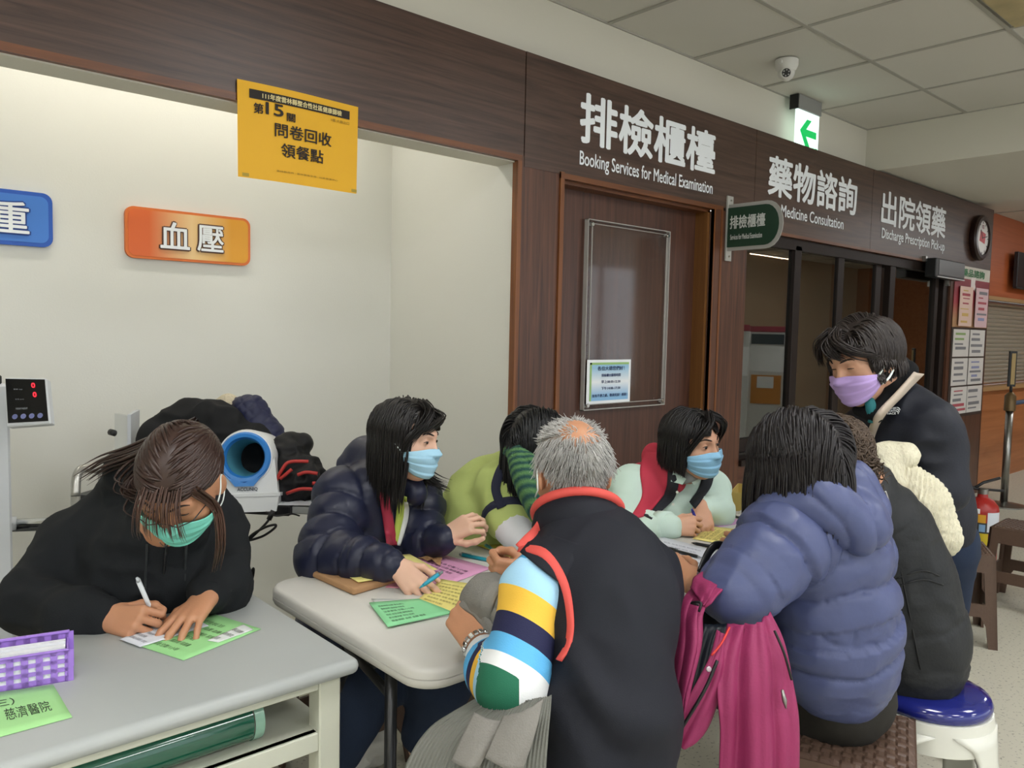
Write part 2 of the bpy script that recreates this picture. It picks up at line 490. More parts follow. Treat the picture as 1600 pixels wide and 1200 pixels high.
# kiosks across the hall, seen only mirrored in the pharmacy glass
KW = mat('kiosk_white', '#d9dad8', .4); KO = mat('kiosk_orange', '#d08a3a', .5); KR = mat('kiosk_red', '#a03048', .5)
struct(box('wall_kiosk', (8.2, -1.45, 0), (14.4, -1.35, 2.7), mat('kiosk_wall', '#c9ac8c', .6)))
for k, (x, y) in enumerate(((8.75, -.45), (10.2, -.7))):
    t = empty('payment_kiosk', (x, y, 0), ('white payment kiosk mirrored nearest the door', 'white kiosk with orange panel mirrored in the glass')[k], 'kiosk')
    M = Matrix.Translation((x, y, 0)) @ Matrix.Rotation(math.radians(240), 4, 'Z')
    MB().prism([(-.3, -.25, 0), (.3, -.25, 0), (.3, -.25, .95), (.3, -.05, 1.35), (.3, -.05, 1.5), (-.3, -.05, 1.5), (-.3, -.05, 1.35), (-.3, -.25, .95)][0:1] + [(-.3, -.25, .95), (-.3, -.08, 1.3), (-.3, -.08, 1.5), (-.3, .25, 1.5), (-.3, .25, 0)], (.6, 0, 0), M).build('cabinet', KW, t)
    box('screen', (-.22, -.1, 1.33), (.22, -.085, 1.47), mat('kiosk_screen', '#3b4650', .2), t, 0, M)
    box('header', (-.3, -.1, 1.5), (.3, .2, 1.58), KR, t, .01, M)
    box('front_panel', (-.2, -.262, .5), (.2, -.25, .9), KO if k else KR, t, 0, M)
    box('note', (-.1, -.266, .72), (.12, -.262, .88), WHITE, t, 0, M)

# ------------------------------------------------------------------ writing on the wall
def lettering(label, rows, y, m, loc):
    t = empty('sign_lettering', loc, label, 'lettering')
    for nm, s, x0, x1, z0, z1, b in rows:
        wall_text(nm, s, x0, x1, z0, z1, y, m, t, b)
    return t
lettering('large white Chinese heading and Booking Services line above the door',
          [('heading', '排檢櫃檯', 2.705, 3.793, 2.325, 2.562, .026), ('subtitle', 'Booking Services for Medical Examination', 2.71, 3.777, 2.205, 2.291, .012)], 2.598, WHITE, (3.2, 2.597, 2.2))
lettering('white Chinese heading and Medicine Consultation line above the first windows',
          [('heading', '藥物諮詢', 4.345, 5.51, 2.295, 2.54, .024), ('subtitle', 'Medicine Consultation', 4.51, 5.33, 2.185, 2.258, .012)], 2.598, WHITE, (4.9, 2.597, 2.18))
lettering('white Chinese heading and Discharge Prescription Pick-up line left of the clock',
          [('heading', '出院領藥', 5.905, 7.13, 2.283, 2.535, .02), ('subtitle', 'Discharge Prescription Pick-up', 5.93, 7.135, 2.16, 2.26, .02)], 2.598, WHITE, (6.5, 2.597, 2.16))

def rrect(w, h, r, n=6):
    P = []
    for cx, cz, a0 in ((w / 2 - r, h / 2 - r, 0), (-w / 2 + r, h / 2 - r, 90), (-w / 2 + r, -h / 2 + r, 180), (w / 2 - r, -h / 2 + r, 270)):
        for k in range(n + 1):
            a = math.radians(a0 + 90 * k / n); P.append((cx + r * math.cos(a), cz + r * math.sin(a)))
    return P
def grad_mat(name, c0, c1, c2, x0, x1):
    m = mat(name, c1, .45); nt = m.node_tree; b = nt.nodes['Principled BSDF']
    tc = nt.nodes.new('ShaderNodeTexCoord'); sp = nt.nodes.new('ShaderNodeSeparateXYZ'); nt.links.new(tc.outputs['Object'], sp.inputs[0])
    mr = nt.nodes.new('ShaderNodeMapRange'); mr.inputs['From Min'].default_value = x0; mr.inputs['From Max'].default_value = x1
    nt.links.new(sp.outputs[0], mr.inputs[0])
    r = nt.nodes.new('ShaderNodeValToRGB'); e = r.color_ramp.elements
    e[0].position = 0.; e[0].color = (*lin(c0), 1); e[1].position = 1.; e[1].color = (*lin(c2), 1)
    q = e.new(.5); q.color = (*lin(c1), 1); q = e.new(.15); q.color = (*lin(c0), 1); q = e.new(.85); q.color = (*lin(c2), 1)
    nt.links.new(mr.outputs[0], r.inputs[0]); nt.links.new(r.outputs[0], b.inputs['Base Color'])
    return m
def plaque(label, x0, x1, z0, z1, body, face, text, tx, rim, outline):
    cx, cz = (x0 + x1) / 2, (z0 + z1) / 2
    t = empty('station_sign', (cx, 3.6, z0), label, 'sign')
    P = [(cx + a, 3.6, cz + b) for a, b in rrect(x1 - x0, z1 - z0, .035)]
    MB().prism(P, (0, -.018, 0)).build('plate', body, t)
    P = [(cx + a, 3.5825, cz + b) for a, b in rrect(x1 - x0 - rim, z1 - z0 - rim, .028)]
    MB().prism(P, (0, -.002, 0)).build('face', face, t)
    for s, a, b in text:
        zc0, zc1 = z0 + tx[0], z0 + tx[1]
        wall_text('outline', s, a - .006, b + .006, zc0 - .006, zc1 + .006, 3.5795, outline, t, .05)
        wall_text('character', s, a, b, zc0, zc1, 3.576, WHITE, t, .016)
plaque('orange rounded station sign for blood pressure on the cream wall', 1.012, 1.553, 1.722, 1.938, mat('orange_rim', '#d9702c', .5),
       grad_mat('orange_face', '#d9652a', '#ecc98f', '#dc9a1e', 1.03, 1.54), [('血', 1.150, 1.275), ('壓', 1.307, 1.425)], (.05, .165), .022, mat('sign_brown', '#5b3b2c', .6))
plaque('blue rounded station sign cut by the left picture edge', .20, .744, 1.738, 1.948, mat('blue_rim', '#1f56b4', .5),
       mat('blue_face', '#3f7bcf', .5), [('身', .30, .42), ('重', .538, .662)], (.045, .165), .03, mat('sign_navy', '#17418f', .6))

# yellow paper notice hanging from the beam
yp = empty('paper_notice', (1.3, 2.585, 1.94), 'yellow paper notice with black Chinese print taped to the beam', 'notice')
def ynote(u, v): # u 0..1 across, v 0..1 up; a little bowed and curled
    x = 1.08 + u * .455 - (1 - v) * .012 * u
    z = 1.937 + v * .316
    y = 2.592 - .006 * math.sin(math.pi * u) - .012 * (1 - v) * (.4 + .6 * u) - .004 * math.sin(5 * u)
    return (x, y, z)
MB().grid([[ynote(i / 12, j / 10) for j in range(11)] for i in range(13)]).build('sheet', mat('yellow_paper', '#e3ab12', .6), yp, True)
INK = mat('ink', '#221a14', .7)
def ytext(nm, s, u0, u1, v0, v1, m, bold, lift=.003):
    me, a, sz = text_mesh(s, bold)
    co = np.array([np.array(ynote(u0 + (u1 - u0) * p[0], v0 + (v1 - v0) * p[1])) - (0, lift + p[2], 0) for p in a])
    me.vertices.foreach_set('co', co.ravel()); me.update(); me.materials.clear()
    return link(nm, me, m, yp)
MB().grid([[np.array(ynote(.085 + .835 * i / 12, .83 + .095 * j / 2)) - (0, .002, 0) for j in range(3)] for i in range(13)]).build('title_bar', INK, yp)
ytext('title', '111年度雲林縣整合性社區健康篩檢', .18, .845, .845, .908, mat('title_ink', '#e8d9a0', .7), .02, .0035)
ytext('station_number', '第', .115, .19, .68, .79, INK, .02); ytext('station_number', '15', .205, .345, .69, .82, INK, .02); ytext('station_number', '關', .37, .44, .66, .75, INK, .02)
ytext('place_line', '1樓-大廳出口', .75, .915, .765, .80, mat('faint_ink', '#8a6a1a', .7), 0)
ytext('main_line', '問卷回收', .275, .755, .475, .625, INK, .015); ytext('main_line', '領餐點', .325, .685, .27, .42, INK, .015)
ytext('footer', '雲林縣政府 · 雲林縣衛生局 · 社區健康中心', .29, .82, .105, .125, mat('faint_ink', '#8a6a1a', .7), 0)
for u in (.03, .95):
    MB().grid([[np.array(ynote(u + .05 * i, .012 + .035 * j)) - (0, .002, 0) for j in range(2)] for i in range(2)]).build('tape', mat('olive_tape', '#a98d1c', .5), yp)

# acrylic board on the door with its notice
ACR = glass_mat('acrylic', (1, 1, 1), .008, .05, (.97, .97, .97))
ab = empty('acrylic_board', (3.17, 2.69, 1.06), 'clear acrylic display board screwed to the door', 'display board')
box('back_sheet', (2.86, 2.690, 1.06), (3.51, 2.694, 2.0), ACR, ab)
box('front_sheet', (2.875, 2.668, 1.085), (3.485, 2.672, 1.985), ACR, ab)
EDGE = mat('acrylic_edge', '#b9b6b0', .2)
for a, b in (((2.86, 2.668, 1.06), (3.51, 2.694, 1.0635)), ((2.86, 2.668, 1.997), (3.51, 2.694, 2.0)), ((2.86, 2.668, 1.06), (2.863, 2.694, 2.0)), ((3.507, 2.668, 1.06), (3.51, 2.694, 2.0)),
             ((2.885, 2.664, 1.088), (3.48, 2.67, 1.091)), ((2.885, 2.664, 1.088), (2.8875, 2.67, 1.98)), ((3.478, 2.664, 1.088), (3.4805, 2.67, 1.98)), ((2.885, 2.664, 1.978), (3.48, 2.67, 1.98))):
    box('edge', a, b, EDGE, ab)
for x, z in ((2.885, 1.975), (3.485, 1.975), (2.885, 1.085), (3.485, 1.085)):
    MB().lathe([(.012, 0), (.012, .03), (.009, .034)], 14, Matrix.Translation((x, 2.694, z)) @ Matrix.Rotation(math.pi / 2, 4, 'X')).build('standoff', CHROME, ab, angle=40)
nt_ = empty('service_hours_notice', (3.04, 2.66, 1.09), 'white and blue service hours notice in the acrylic board', 'notice')
box('sheet', (2.872, 2.6635, 1.092), (3.205, 2.6645, 1.312), WHITE, nt_)
def vgrad(name, c0, c1, c2, z0, z1):
    m = grad_mat(name, c0, c1, c2, z0, z1)
    for l in list(m.node_tree.links):
        if l.from_node.type == 'SEPXYZ': m.node_tree.links.new(l.from_node.outputs[2], l.to_socket)
    return m
box('print', (2.892, 2.6625, 1.106), (3.188, 2.6633, 1.298), vgrad('notice_blue', '#8fc0e6', '#eef3f6', '#9cc9e4', 1.1, 1.3), nt_)
box('green_edge', (2.892, 2.6615, 1.106), (2.905, 2.6624, 1.298), mat('notice_green', '#9cc37a', .6), nt_)
box('green_edge', (2.892, 2.6615, 1.287), (3.188, 2.6624, 1.298), mat('notice_green', '#9cc37a', .6), nt_)
NV = mat('navy_ink', '#2b3a6a', .7)
for s, a, b, z, h in (('各位大德您們好！', 2.945, 3.15, 1.258, .022), ('排檢櫃台服務時間', 2.975, 3.12, 1.226, .016), ('早上08:00-12:30', 2.975, 3.12, 1.193, .016), ('下午14:00-17:30', 2.975, 3.12, 1.160, .016), ('如有不便之處，敬請見諒！感恩！', 2.91, 3.175, 1.124, .016)):
    wall_text('text_line', s, a, b, z, z + h, 2.661, NV, nt_, .01)

# green projecting sign
gs = empty('projecting_sign', (3.93, 2.6, 1.9), 'dark green projecting sign with white Chinese lettering in clear acrylic', 'sign')
X0 = 3.93
def dshape(y0, y1, z0, z1, dx):
    r = (z1 - z0) / 2; P = [(X0 + dx, y0, z0), (X0 + dx, y0, z1)]
    for k in range(13):
        a = math.pi / 2 - math.pi * k / 12
        P.append((X0 + dx, y1 + r * .75 - (r * .75) * (1 + math.cos(a)) + 0, (z0 + z1) / 2 + r * math.sin(a)))
    return P
MB().prism(dshape(2.605, 2.345, 1.925, 2.185, .0), (.006, 0, 0)).build('acrylic_plate', mat('sign_acrylic', '#a9a8a2', .25), gs)
MB().prism(dshape(2.60, 2.352, 1.945, 2.165, -.002), (-.003, 0, 0)).build('green_face', mat('sign_green', '#1e3d2c', .45), gs)
box('bracket', (X0 - .012, 2.588, 1.87), (X0 + .045, 2.597, 2.235), mat('sign_acrylic', '#a9a8a2', .25), gs)
for z in (1.895, 2.21):
    MB().lathe([(.006, 0), (.006, .005)], 10, Matrix.Translation((X0 + .018, 2.588, z)) @ Matrix.Rotation(math.pi / 2, 4, 'X')).build('screw', CHROME, gs)
LG = mat('sign_letter', '#d5d9d5', .5)
text_on('characters', '排檢櫃檯', (X0 - .005, 2.572, 2.045), (0, -.222, .0), (0, 0, .075), LG, gs, .02, .002)
text_on('small_line', 'Services for Medical Examination', (X0 - .005, 2.566, 1.985), (0, -.20, .0), (0, 0, .03), LG, gs, .012, .002)

# exit sign on the ceiling
def ks(p): return (p[0] * KS, p[1] * KS, 1.45 + (p[2] - 1.45) * KS)
ex = empty('exit_sign', (4.66, 2.52, 2.58), 'lit green and white exit arrow sign under the ceiling', 'exit sign')
box('housing', ks((4.50, 2.50, 2.82)), ks((4.775, 2.54, 2.905)), mat('exit_grey', '#8d8d8a', .5), ex, .003)
box('housing_side', ks((4.492, 2.505, 2.82)), ks((4.50, 2.56, 2.905)), BLACK, ex)
box('light_panel', ks((4.505, 2.512, 2.565)), ks((4.77, 2.528, 2.82)), mat('exit_glow', '#e4fbf4', .4, emit=1.1), ex)
GA = mat('exit_green', '#12d36a', .4, emit=.45)
MB().prism([ks((x, 2.5115, z)) for x, z in ((4.54, 2.70), (4.62, 2.775), (4.675, 2.775), (4.615, 2.715), (4.74, 2.715), (4.74, 2.672), (4.615, 2.672), (4.675, 2.60), (4.62, 2.60))], (0, -.001, 0)).build('arrow', GA, ex)
text_on('characters', '出口', ks((4.69, 2.511, 2.575)), (.07, 0, 0), (0, 0, .05), GA, ex, .01, .001)

# dome camera
dc = empty('dome_camera', (3.93, 2.27, CZ), 'white dome security camera on the ceiling', 'camera')
MDC = Matrix.Translation((4.1, 2.365, CZ - .004)) @ Matrix.Rotation(math.pi, 4, 'X')
WP = mat('white_plastic', '#d9d8d2', .4)
MB().lathe([(.062, 0), (.062, .03), (.056, .045), (.048, .06)], 28, MDC).build('base', WP, dc, angle=35)
cc = Vector((4.1, 2.365, CZ - .07)); look = (Vector(CAM) - cc).normalized()
MB().lathe([(.0 + .046 * math.sin(math.pi * k / 14), -.046 * math.cos(math.pi * k / 14)) for k in range(15)], 24, Matrix.Translation(cc)).build('ball', WP, dc, True)
FM = frame(cc + look * .036, look.orthogonal(), look)
MB().lathe([(.03, 0), (.03, .014), (.024, .016)], 22, FM).build('lens_ring', WP, dc, angle=35)
MB().lathe([(.023, .015), (.023, .0175)], 20, FM).build('lens_face', BLACK, dc)
for k in range(6):
    a = k * math.pi / 3
    MB().lathe([(.0045, .0175), (.0035, .0195)], 8, FM @ Matrix.Translation((.015 * math.cos(a), .015 * math.sin(a), 0))).build('led', mat('led_grey', '#a9a9a9', .2), dc)
for s in (-1, 1):
    box('screw_lug', (4.1 + s * .062 - .008, 2.355, CZ - .035), (4.1 + s * .062 + .008, 2.375, CZ - .015), WP, dc, .003)

# wall clock
ck = empty('wall_clock', (7.87, 2.57, 2.36), 'round brown wall clock with pink reflections on its face', 'clock')
MC = Matrix.Translation((7.87, 2.598, 2.36)) @ Matrix.Rotation(math.pi / 2, 4, 'X')
MB().lathe([(.19, 0), (.2, .015), (.2, .045), (.185, .06), (.155, .062), (.15, .045)], 40, MC).build('case', mat('clock_brown', '#2a1815', .3), ck, angle=40)
MB().lathe([(.151, .04), (.15, .046)], 36, MC).build('dial', mat('clock_dial', '#e4e0dc', .3), ck)
for ln, w, ang in ((.08, .012, 35), (.12, .008, -80)):
    a = math.radians(ang)
    box('hand', (-w / 2, -.01, 0), (w / 2, ln, .002), BLACK, ck, 0, MC @ Matrix.Translation((0, 0, .047)) @ Matrix.Rotation(a, 4, 'Z'))
for k in range(12):
    a = k * math.pi / 6
    box('hour_mark', (-.004, .125, .0465), (.004, .145, .048), BLACK, ck, 0, MC @ Matrix.Rotation(a, 4, 'Z'))
text_on('dial_text', '12', (7.85, 2.5505, 2.44), (.045, 0, 0), (0, 0, .035), KR, ck, .01, .001)
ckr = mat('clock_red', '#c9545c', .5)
MB().prism([(7.80, 2.5508, 2.33), (7.93, 2.5508, 2.31), (7.95, 2.5508, 2.40), (7.82, 2.5508, 2.42)], (0, -.0008, 0)).build('dial_reflection', ckr, ck)  # pink reflection on the clock face, painted as a flat red patch

# sensor box above the windows
db = empty('door_sensor', (7.0, 2.55, 1.94), 'black box device fixed over the right window', 'device')
box('body', (6.72, 2.50, 1.945), (7.34, 2.585, 2.095), BLACK, db, .006)
box('front', (6.78, 2.497, 1.965), (7.33, 2.50, 2.085), mat('device_grey', '#5a5a5c', .35), db)
box('light_bar', (6.76, 2.495, 1.945), (7.34, 2.505, 1.953), mat('device_bar', '#d8d8d8', .2), db)
for x in (6.69, 7.2):
    box('bracket', (x, 2.57, 1.90 if x > 7 else 2.07), (x + .035, 2.598, 1.945 if x > 7 else 2.11), STEEL, db)

# poster panel on the end pier
pp = empty('leaflet_board', (7.85, 2.598, .74), 'poster board with leaflets and printed sheets beside the windows', 'notice board')
box('header', (7.385, 2.592, 1.985), (8.25, 2.597, 2.095), mat('header_white', '#cfcabd', .5), pp)
wall_text('header_text', '藥品諮詢', 7.55, 8.1, 2.005, 2.075, 2.591, mat('header_green', '#2f7a4a', .6), pp, .02)
box('red_poster', (7.40, 2.593, 1.56), (8.25, 2.597, 1.985), vgrad('red_poster', '#b98f6a', '#a8414a', '#8c2f3b', 1.56, 1.99), pp)
MB().prism([(7.78, 2.5922, 1.99), (7.86, 2.5922, 2.07), (7.90, 2.5922, 2.04), (7.88, 2.5922, 1.95), (7.94, 2.5922, 1.86), (7.86, 2.5922, 1.90), (7.78, 2.5922, 1.85)], (0, -.0004, 0)).build('poster_figure', mat('poster_white', '#e8dcd8', .6), pp)
box('panel_back', (7.40, 2.5945, .76), (8.235, 2.598, 1.555), mat('panel_dark', '#3a2f2a', .5), pp)
def leaflet(x0, x1, z0, z1, base, inks, seed, rack=False):
    rr = random.Random(seed)
    s = box('leaflet' if rack else 'printed_sheet', (x0, 2.575 if rack else 2.589, z0), (x1, 2.578 if rack else 2.592, z1), base, pp)
    yb = (2.575 if rack else 2.589)
    z = z1 - .03
    while z > z0 + .04:
        h = rr.uniform(.008, .028)
        box('print_block', (x0 + rr.uniform(.02, .08), yb - .0012, z - h), (x1 - rr.uniform(.02, .15), yb - .0004, z), rr.choice(inks), s)
        z -= h + rr.uniform(.015, .04)
    return s
G1 = mat('ink_grey', '#7d7c80', .7); G2 = mat('ink_red', '#b0505a', .7); G3 = mat('ink_violet', '#8f93b8', .7); G4 = mat('ink_yellow', '#d4b067', .7); G5 = mat('ink_green', '#8ca86a', .7)
leaflet(7.49, 7.795, 1.57, 1.915, mat('leaf_pink', '#e6c6b8', .5), [G2, G4, G1], 1, True)
leaflet(7.875, 8.185, 1.565, 1.918, mat('leaf_rose', '#d9b9bd', .5), [G1, G2, G3], 2, True)
PS = mat('sheet_white', '#d9d5d0', .5)
cells = [(7.43, 1.30), (7.83, 1.30), (7.43, 1.045), (7.83, 1.045), (7.45, .79), (7.84, .79)]
for k, (x, z) in enumerate(cells):
    leaflet(x, x + .375, z, z + .24, PS, ([G5, G1], [G1], [G1], [G3, G1], [G2, G1], [G1])[k], 10 + k)

# fire extinguisher on the floor
fe = empty('fire_extinguisher', (6.5, 2.1, 0), 'red fire extinguisher with yellow label behind the brown stools', 'fire extinguisher')
fx, fy = onz(1528, 895, 0)[:2]
fe.location = (fx, fy, 0)
FR = mat('extinguisher_red', '#a8241f', .35)
MF = Matrix.Translation((fx, fy, 0))
MB().lathe([(.09, 0), (.095, .01), (.095, .40), (.088, .43), (.06, .465), (.03, .48), (.028, .50)], 28, MF).build('cylinder', FR, fe, angle=40)
MB().lathe([(.03, .50), (.03, .53), (.018, .535)], 16, MF).build('valve', STEEL, fe, angle=40)
vd = Vector((.7466, -.6648, 0))
q = Vector((fx, fy, .53))
tube('lever', [q - vd * .06, q + Vector((0, 0, .04)), q + vd * .10 + Vector((0, 0, .07))], .009, BLACK, fe)
tube('lever', [q - vd * .05 + Vector((0, 0, .0)), q + vd * .13 + Vector((0, 0, -.01))], .008, BLACK, fe)
tube('hose', spline([q - vd * .03, q - vd * .12 + Vector((0, 0, .01)), q - vd * .17 - Vector((0, 0, .05)), q - vd * .14 - Vector((0, 0, .3))], 16), .011, BLACK, fe)
def wrap_patch(name, a0, a1, z0, z1, m, r=.0962):
    ac = math.atan2(-fy, -fx)
    MB().grid([[(fx + r * math.cos(ac + math.radians(a)), fy + r * math.sin(ac + math.radians(a)), z) for z in (z0, z1)] for a in np.linspace(a0, a1, 12)]).build(name, m, fe, True)
wrap_patch('yellow_label', -62, 25, .12, .27, mat('label_yellow', '#d8c02c', .5))
wrap_patch('dark_band', -62, 40, .27, .335, mat('label_black', '#3a3a38', .5))
wrap_patch('orange_band', -62, 15, .335, .385, mat('label_orange', '#d9a02a', .5))
wrap_patch('white_label', -52, -5, .39, .42, WHITE)
wrap_patch('sticker', 20, 75, .28, .40, mat('sticker_white', '#d8dde4', .5), .0966)
for a in (-48, -22, 4):
    wrap_patch('pictogram', a - 10, a + 10, .28, .325, [mat('picto_grey', '#b9bcc0', .5), mat('picto_yellow', '#d8c02c', .5), mat('picto_blue', '#7fa6cc', .5)][int((a + 48) / 26)], .0968)

# stanchion post
sx, sy = onz(1568, 790, 0)[:2]
sp_ = empty('queue_post', (sx, sy, 0), 'slim chrome queue barrier post before the orange counter', 'barrier post')
MS = Matrix.Translation((sx, sy, 0))
MB().lathe([(.17, 0), (.17, .012), (.05, .03), (.03, .04)], 32, MS).build('base', STEEL, sp_, angle=30)
MB().lathe([(.03, .03), (.03, .86)], 20, MS).build('pole', STEEL, sp_, True)
MB().lathe([(.045, .84), (.045, .97), (.02, 1.0)], 20, MS).build('head', mat('bronze', '#6e5a3c', .4, .6), sp_, angle=40)
tube('neck', [(sx, sy, .99), (sx, sy, 1.06)], .012, BLACK, sp_)
box('sign_holder', (-.035, -.008, 1.05), (.035, .008, 1.36), BLACK, sp_, .004, MS @ Matrix.Rotation(math.radians(-40), 4, 'Z'))
box('sign_strip', (-.015, -.011, 1.07), (.02, -.008, 1.34), mat('gold_strip', '#a98f58', .4), sp_, 0, MS @ Matrix.Rotation(math.radians(-40), 4, 'Z'))
tube('belt', [(sx, sy, .90), (sx + 2.2, sy + .1, .89)], .02, mat('belt_blue', '#41506a', .7), sp_)

# ------------------------------------------------------------------ rounded-body toolkit: blended capsules meshed on a grid
def N_(v):
    v = np.array(v, float); return v / max(np.linalg.norm(v), 1e-9)
def vnoise(P, scale, seed=0):
    Q = np.asarray(P) * scale + seed * 17.31
    I = np.floor(Q).astype(np.int64); F = Q - I; F = F * F * (3 - 2 * F)
    def h(i, j, k):
        n = (i * 374761393 + j * 668265263 + k * 2147483647 + seed * 144665) & 0x7fffffff
        n = ((n ^ (n >> 13)) * 1274126177) & 0x7fffffff
        return ((n ^ (n >> 16)) & 0xffff) / 65535.0
    i, j, k = I[:, 0], I[:, 1], I[:, 2]; x, y, z = F[:, 0], F[:, 1], F[:, 2]
    c = lambda a, b, t: a + (b - a) * t
    return c(c(c(h(i, j, k), h(i + 1, j, k), x), c(h(i, j + 1, k), h(i + 1, j + 1, k), x), y),
             c(c(h(i, j, k + 1), h(i + 1, j, k + 1), x), c(h(i, j + 1, k + 1), h(i + 1, j + 1, k + 1), x), y), z) * 2 - 1

class Blob:
    def __init__(s): s.pr = []
    def cap(s, a, b, ra, rb=None, k=.02, flat=None, fk=1., s0=0., tag=0, op=1):
        s.pr.append(dict(t='c', a=np.array(a, float), b=np.array(b, float), ra=ra, rb=ra if rb is None else rb, k=k,
                         n=None if flat is None else N_(flat), fk=fk, s0=s0, tag=tag, op=op))
        return s
    def chain(s, pts, k=.02, flat=None, fk=1., tag=0, s0=0.):     # pts: (position, radius)
        for (a, ra), (b, rb) in zip(pts[:-1], pts[1:]):
            s.cap(a, b, ra, rb, k, flat, fk, s0, tag)
            s0 += np.linalg.norm(np.array(b) - np.array(a))
        return s
    def ell(s, c, r, ax=None, k=.02, tag=0, op=1):
        s.pr.append(dict(t='e', c=np.array(c, float), r=np.array(r, float), ax=np.eye(3) if ax is None else np.array(ax, float), k=k, tag=tag, op=op))
        return s
    @staticmethod
    def dist(p, X):
        if p['t'] == 'c':
            ab = p['b'] - p['a']; L2 = max(ab @ ab, 1e-12)
            w = X - p['a']; t = np.clip((w @ ab) / L2, 0, 1)
            w = w - t[..., None] * ab
            if p['n'] is not None:
                q = w @ p['n']; w = w + q[..., None] * p['n'] * (1 / p['fk'] - 1)
            d = np.sqrt((w * w).sum(-1)) - (p['ra'] + (p['rb'] - p['ra']) * t)
            return d, p['s0'] + t * math.sqrt(L2)
        w = (X - p['c']) @ p['ax'].T
        k0 = np.sqrt(((w / p['r']) ** 2).sum(-1)); k1 = np.sqrt(((w / p['r'] ** 2) ** 2).sum(-1))
        return k0 * (k0 - 1) / np.maximum(k1, 1e-9), k0
    def bounds(s, p):
        if p['t'] == 'c':
            r = max(p['ra'], p['rb'])
            return np.minimum(p['a'], p['b']) - r, np.maximum(p['a'], p['b']) + r
        r = p['r'].max(); return p['c'] - r, p['c'] + r
    def value(s, X):
        D = np.full(X.shape[:-1], 1e3)
        for p in s.pr:
            d, _ = s.dist(p, X); D = s.comb(D, d, p)
        return D
    @staticmethod
    def comb(D, d, p):
        k = p['k']
        if p['op'] > 0:
            h = np.maximum(k - np.abs(D - d), 0) / k; return np.minimum(D, d) - h * h * k * .25
        h = np.maximum(k - np.abs(D + d), 0) / k; return np.maximum(D, -d) + h * h * k * .25
    def mesh(s, res, smooth=2):
        B = [s.bounds(p) for p in s.pr if p['op'] > 0]
        lo = np.min([b[0] for b in B], 0) - 3 * res; hi = np.max([b[1] for b in B], 0) + 3 * res
        n = np.ceil((hi - lo) / res).astype(int) + 1
        ax = [lo[i] + np.arange(n[i]) * res for i in range(3)]
        D = np.full(n, 1.0)
        for p in s.pr:
            a, b = s.bounds(p); m = p['k'] + 2.5 * res
            i0 = np.maximum(np.floor((a - m - lo) / res).astype(int), 0); i1 = np.minimum(np.ceil((b + m - lo) / res).astype(int) + 1, n)
            if (i1 <= i0).any(): continue
            sl = tuple(slice(i0[i], i1[i]) for i in range(3))
            X = np.stack(np.meshgrid(*[ax[i][sl[i]] for i in range(3)], indexing='ij'), -1)
            d, _ = s.dist(p, X)
            D[sl] = s.comb(D[sl], d, p)
        I = D < 0
        c = np.zeros(tuple(n - 1), int)
        for dx in (0, 1):
            for dy in (0, 1):
                for dz in (0, 1):
                    c += I[dx:n[0] - 1 + dx, dy:n[1] - 1 + dy, dz:n[2] - 1 + dz]
        A = np.argwhere((c > 0) & (c < 8))
        idx = -np.ones(tuple(n - 1), int); idx[tuple(A.T)] = np.arange(len(A))
        acc = np.zeros((len(A), 3)); cnt = np.zeros(len(A))
        cor = [np.array((x, y, z)) for x in (0, 1) for y in (0, 1) for z in (0, 1)]
        for u in range(8):
            for v in range(u + 1, 8):
                e = cor[v] - cor[u]
                if np.abs(e).sum() != 1: continue
                d0 = D[tuple((A + cor[u]).T)]; d1 = D[tuple((A + cor[v]).T)]
                m = (d0 < 0) != (d1 < 0)
                t = d0[m] / (d0[m] - d1[m])
                acc[m] += cor[u] + t[:, None] * e; cnt[m] += 1
        V = lo + (A + acc / cnt[:, None]) * res
        Fs = []
        for axn in range(3):
            o1, o2 = [(1, 2), (2, 0), (0, 1)][axn]
            sl0 = [slice(None)] * 3; sl1 = [slice(None)] * 3
            sl0[axn] = slice(0, -1); sl1[axn] = slice(1, None)
            a_, b_ = I[tuple(sl0)], I[tuple(sl1)]
            E = np.argwhere(a_ != b_)
            fl = a_[tuple(E.T)]
            u1 = np.zeros(3, int); u1[o1] = 1; u2 = np.zeros(3, int); u2[o2] = 1
            q = np.stack([idx[tuple((E - u1 - u2).T)], idx[tuple((E - u2).T)], idx[tuple(E.T)], idx[tuple((E - u1).T)]], 1)
            q[~fl] = q[~fl][:, ::-1]
            Fs.append(q)
        F = np.concatenate(Fs)
        for _ in range(smooth): V = lap(V, F, .5)
        return V, F
    def nearest(s, V, tags=None):
        best = np.full(len(V), 1e3); S = np.zeros(len(V)); T = np.zeros(len(V), int)
        for p in s.pr:
            if p['op'] < 0 or (tags and p['tag'] not in tags): continue
            d, t = s.dist(p, V); m = d < best
            best[m] = d[m]; S[m] = t[m]; T[m] = p['tag']
        return best, S, T
def lap(V, F, w):
    acc = np.zeros_like(V); cnt = np.zeros(len(V))
    for i in range(4):
        a, b = F[:, i], F[:, (i + 1) % 4]
        for c in range(3):
            acc[:, c] += np.bincount(a, V[b, c], len(V)) + np.bincount(b, V[a, c], len(V))
        cnt += np.bincount(a, minlength=len(V)) + np.bincount(b, minlength=len(V))
    return V * (1 - w) + acc / np.maximum(cnt, 1)[:, None] * w
def normals(V, F):
    n = np.cross(V[F[:, 2]] - V[F[:, 0]], V[F[:, 3]] - V[F[:, 1]])
    out = np.zeros_like(V)
    for i in range(4):
        for c in range(3): out[:, c] += np.bincount(F[:, i], n[:, c], len(V))
    return out / np.maximum(np.linalg.norm(out, axis=1), 1e-12)[:, None]
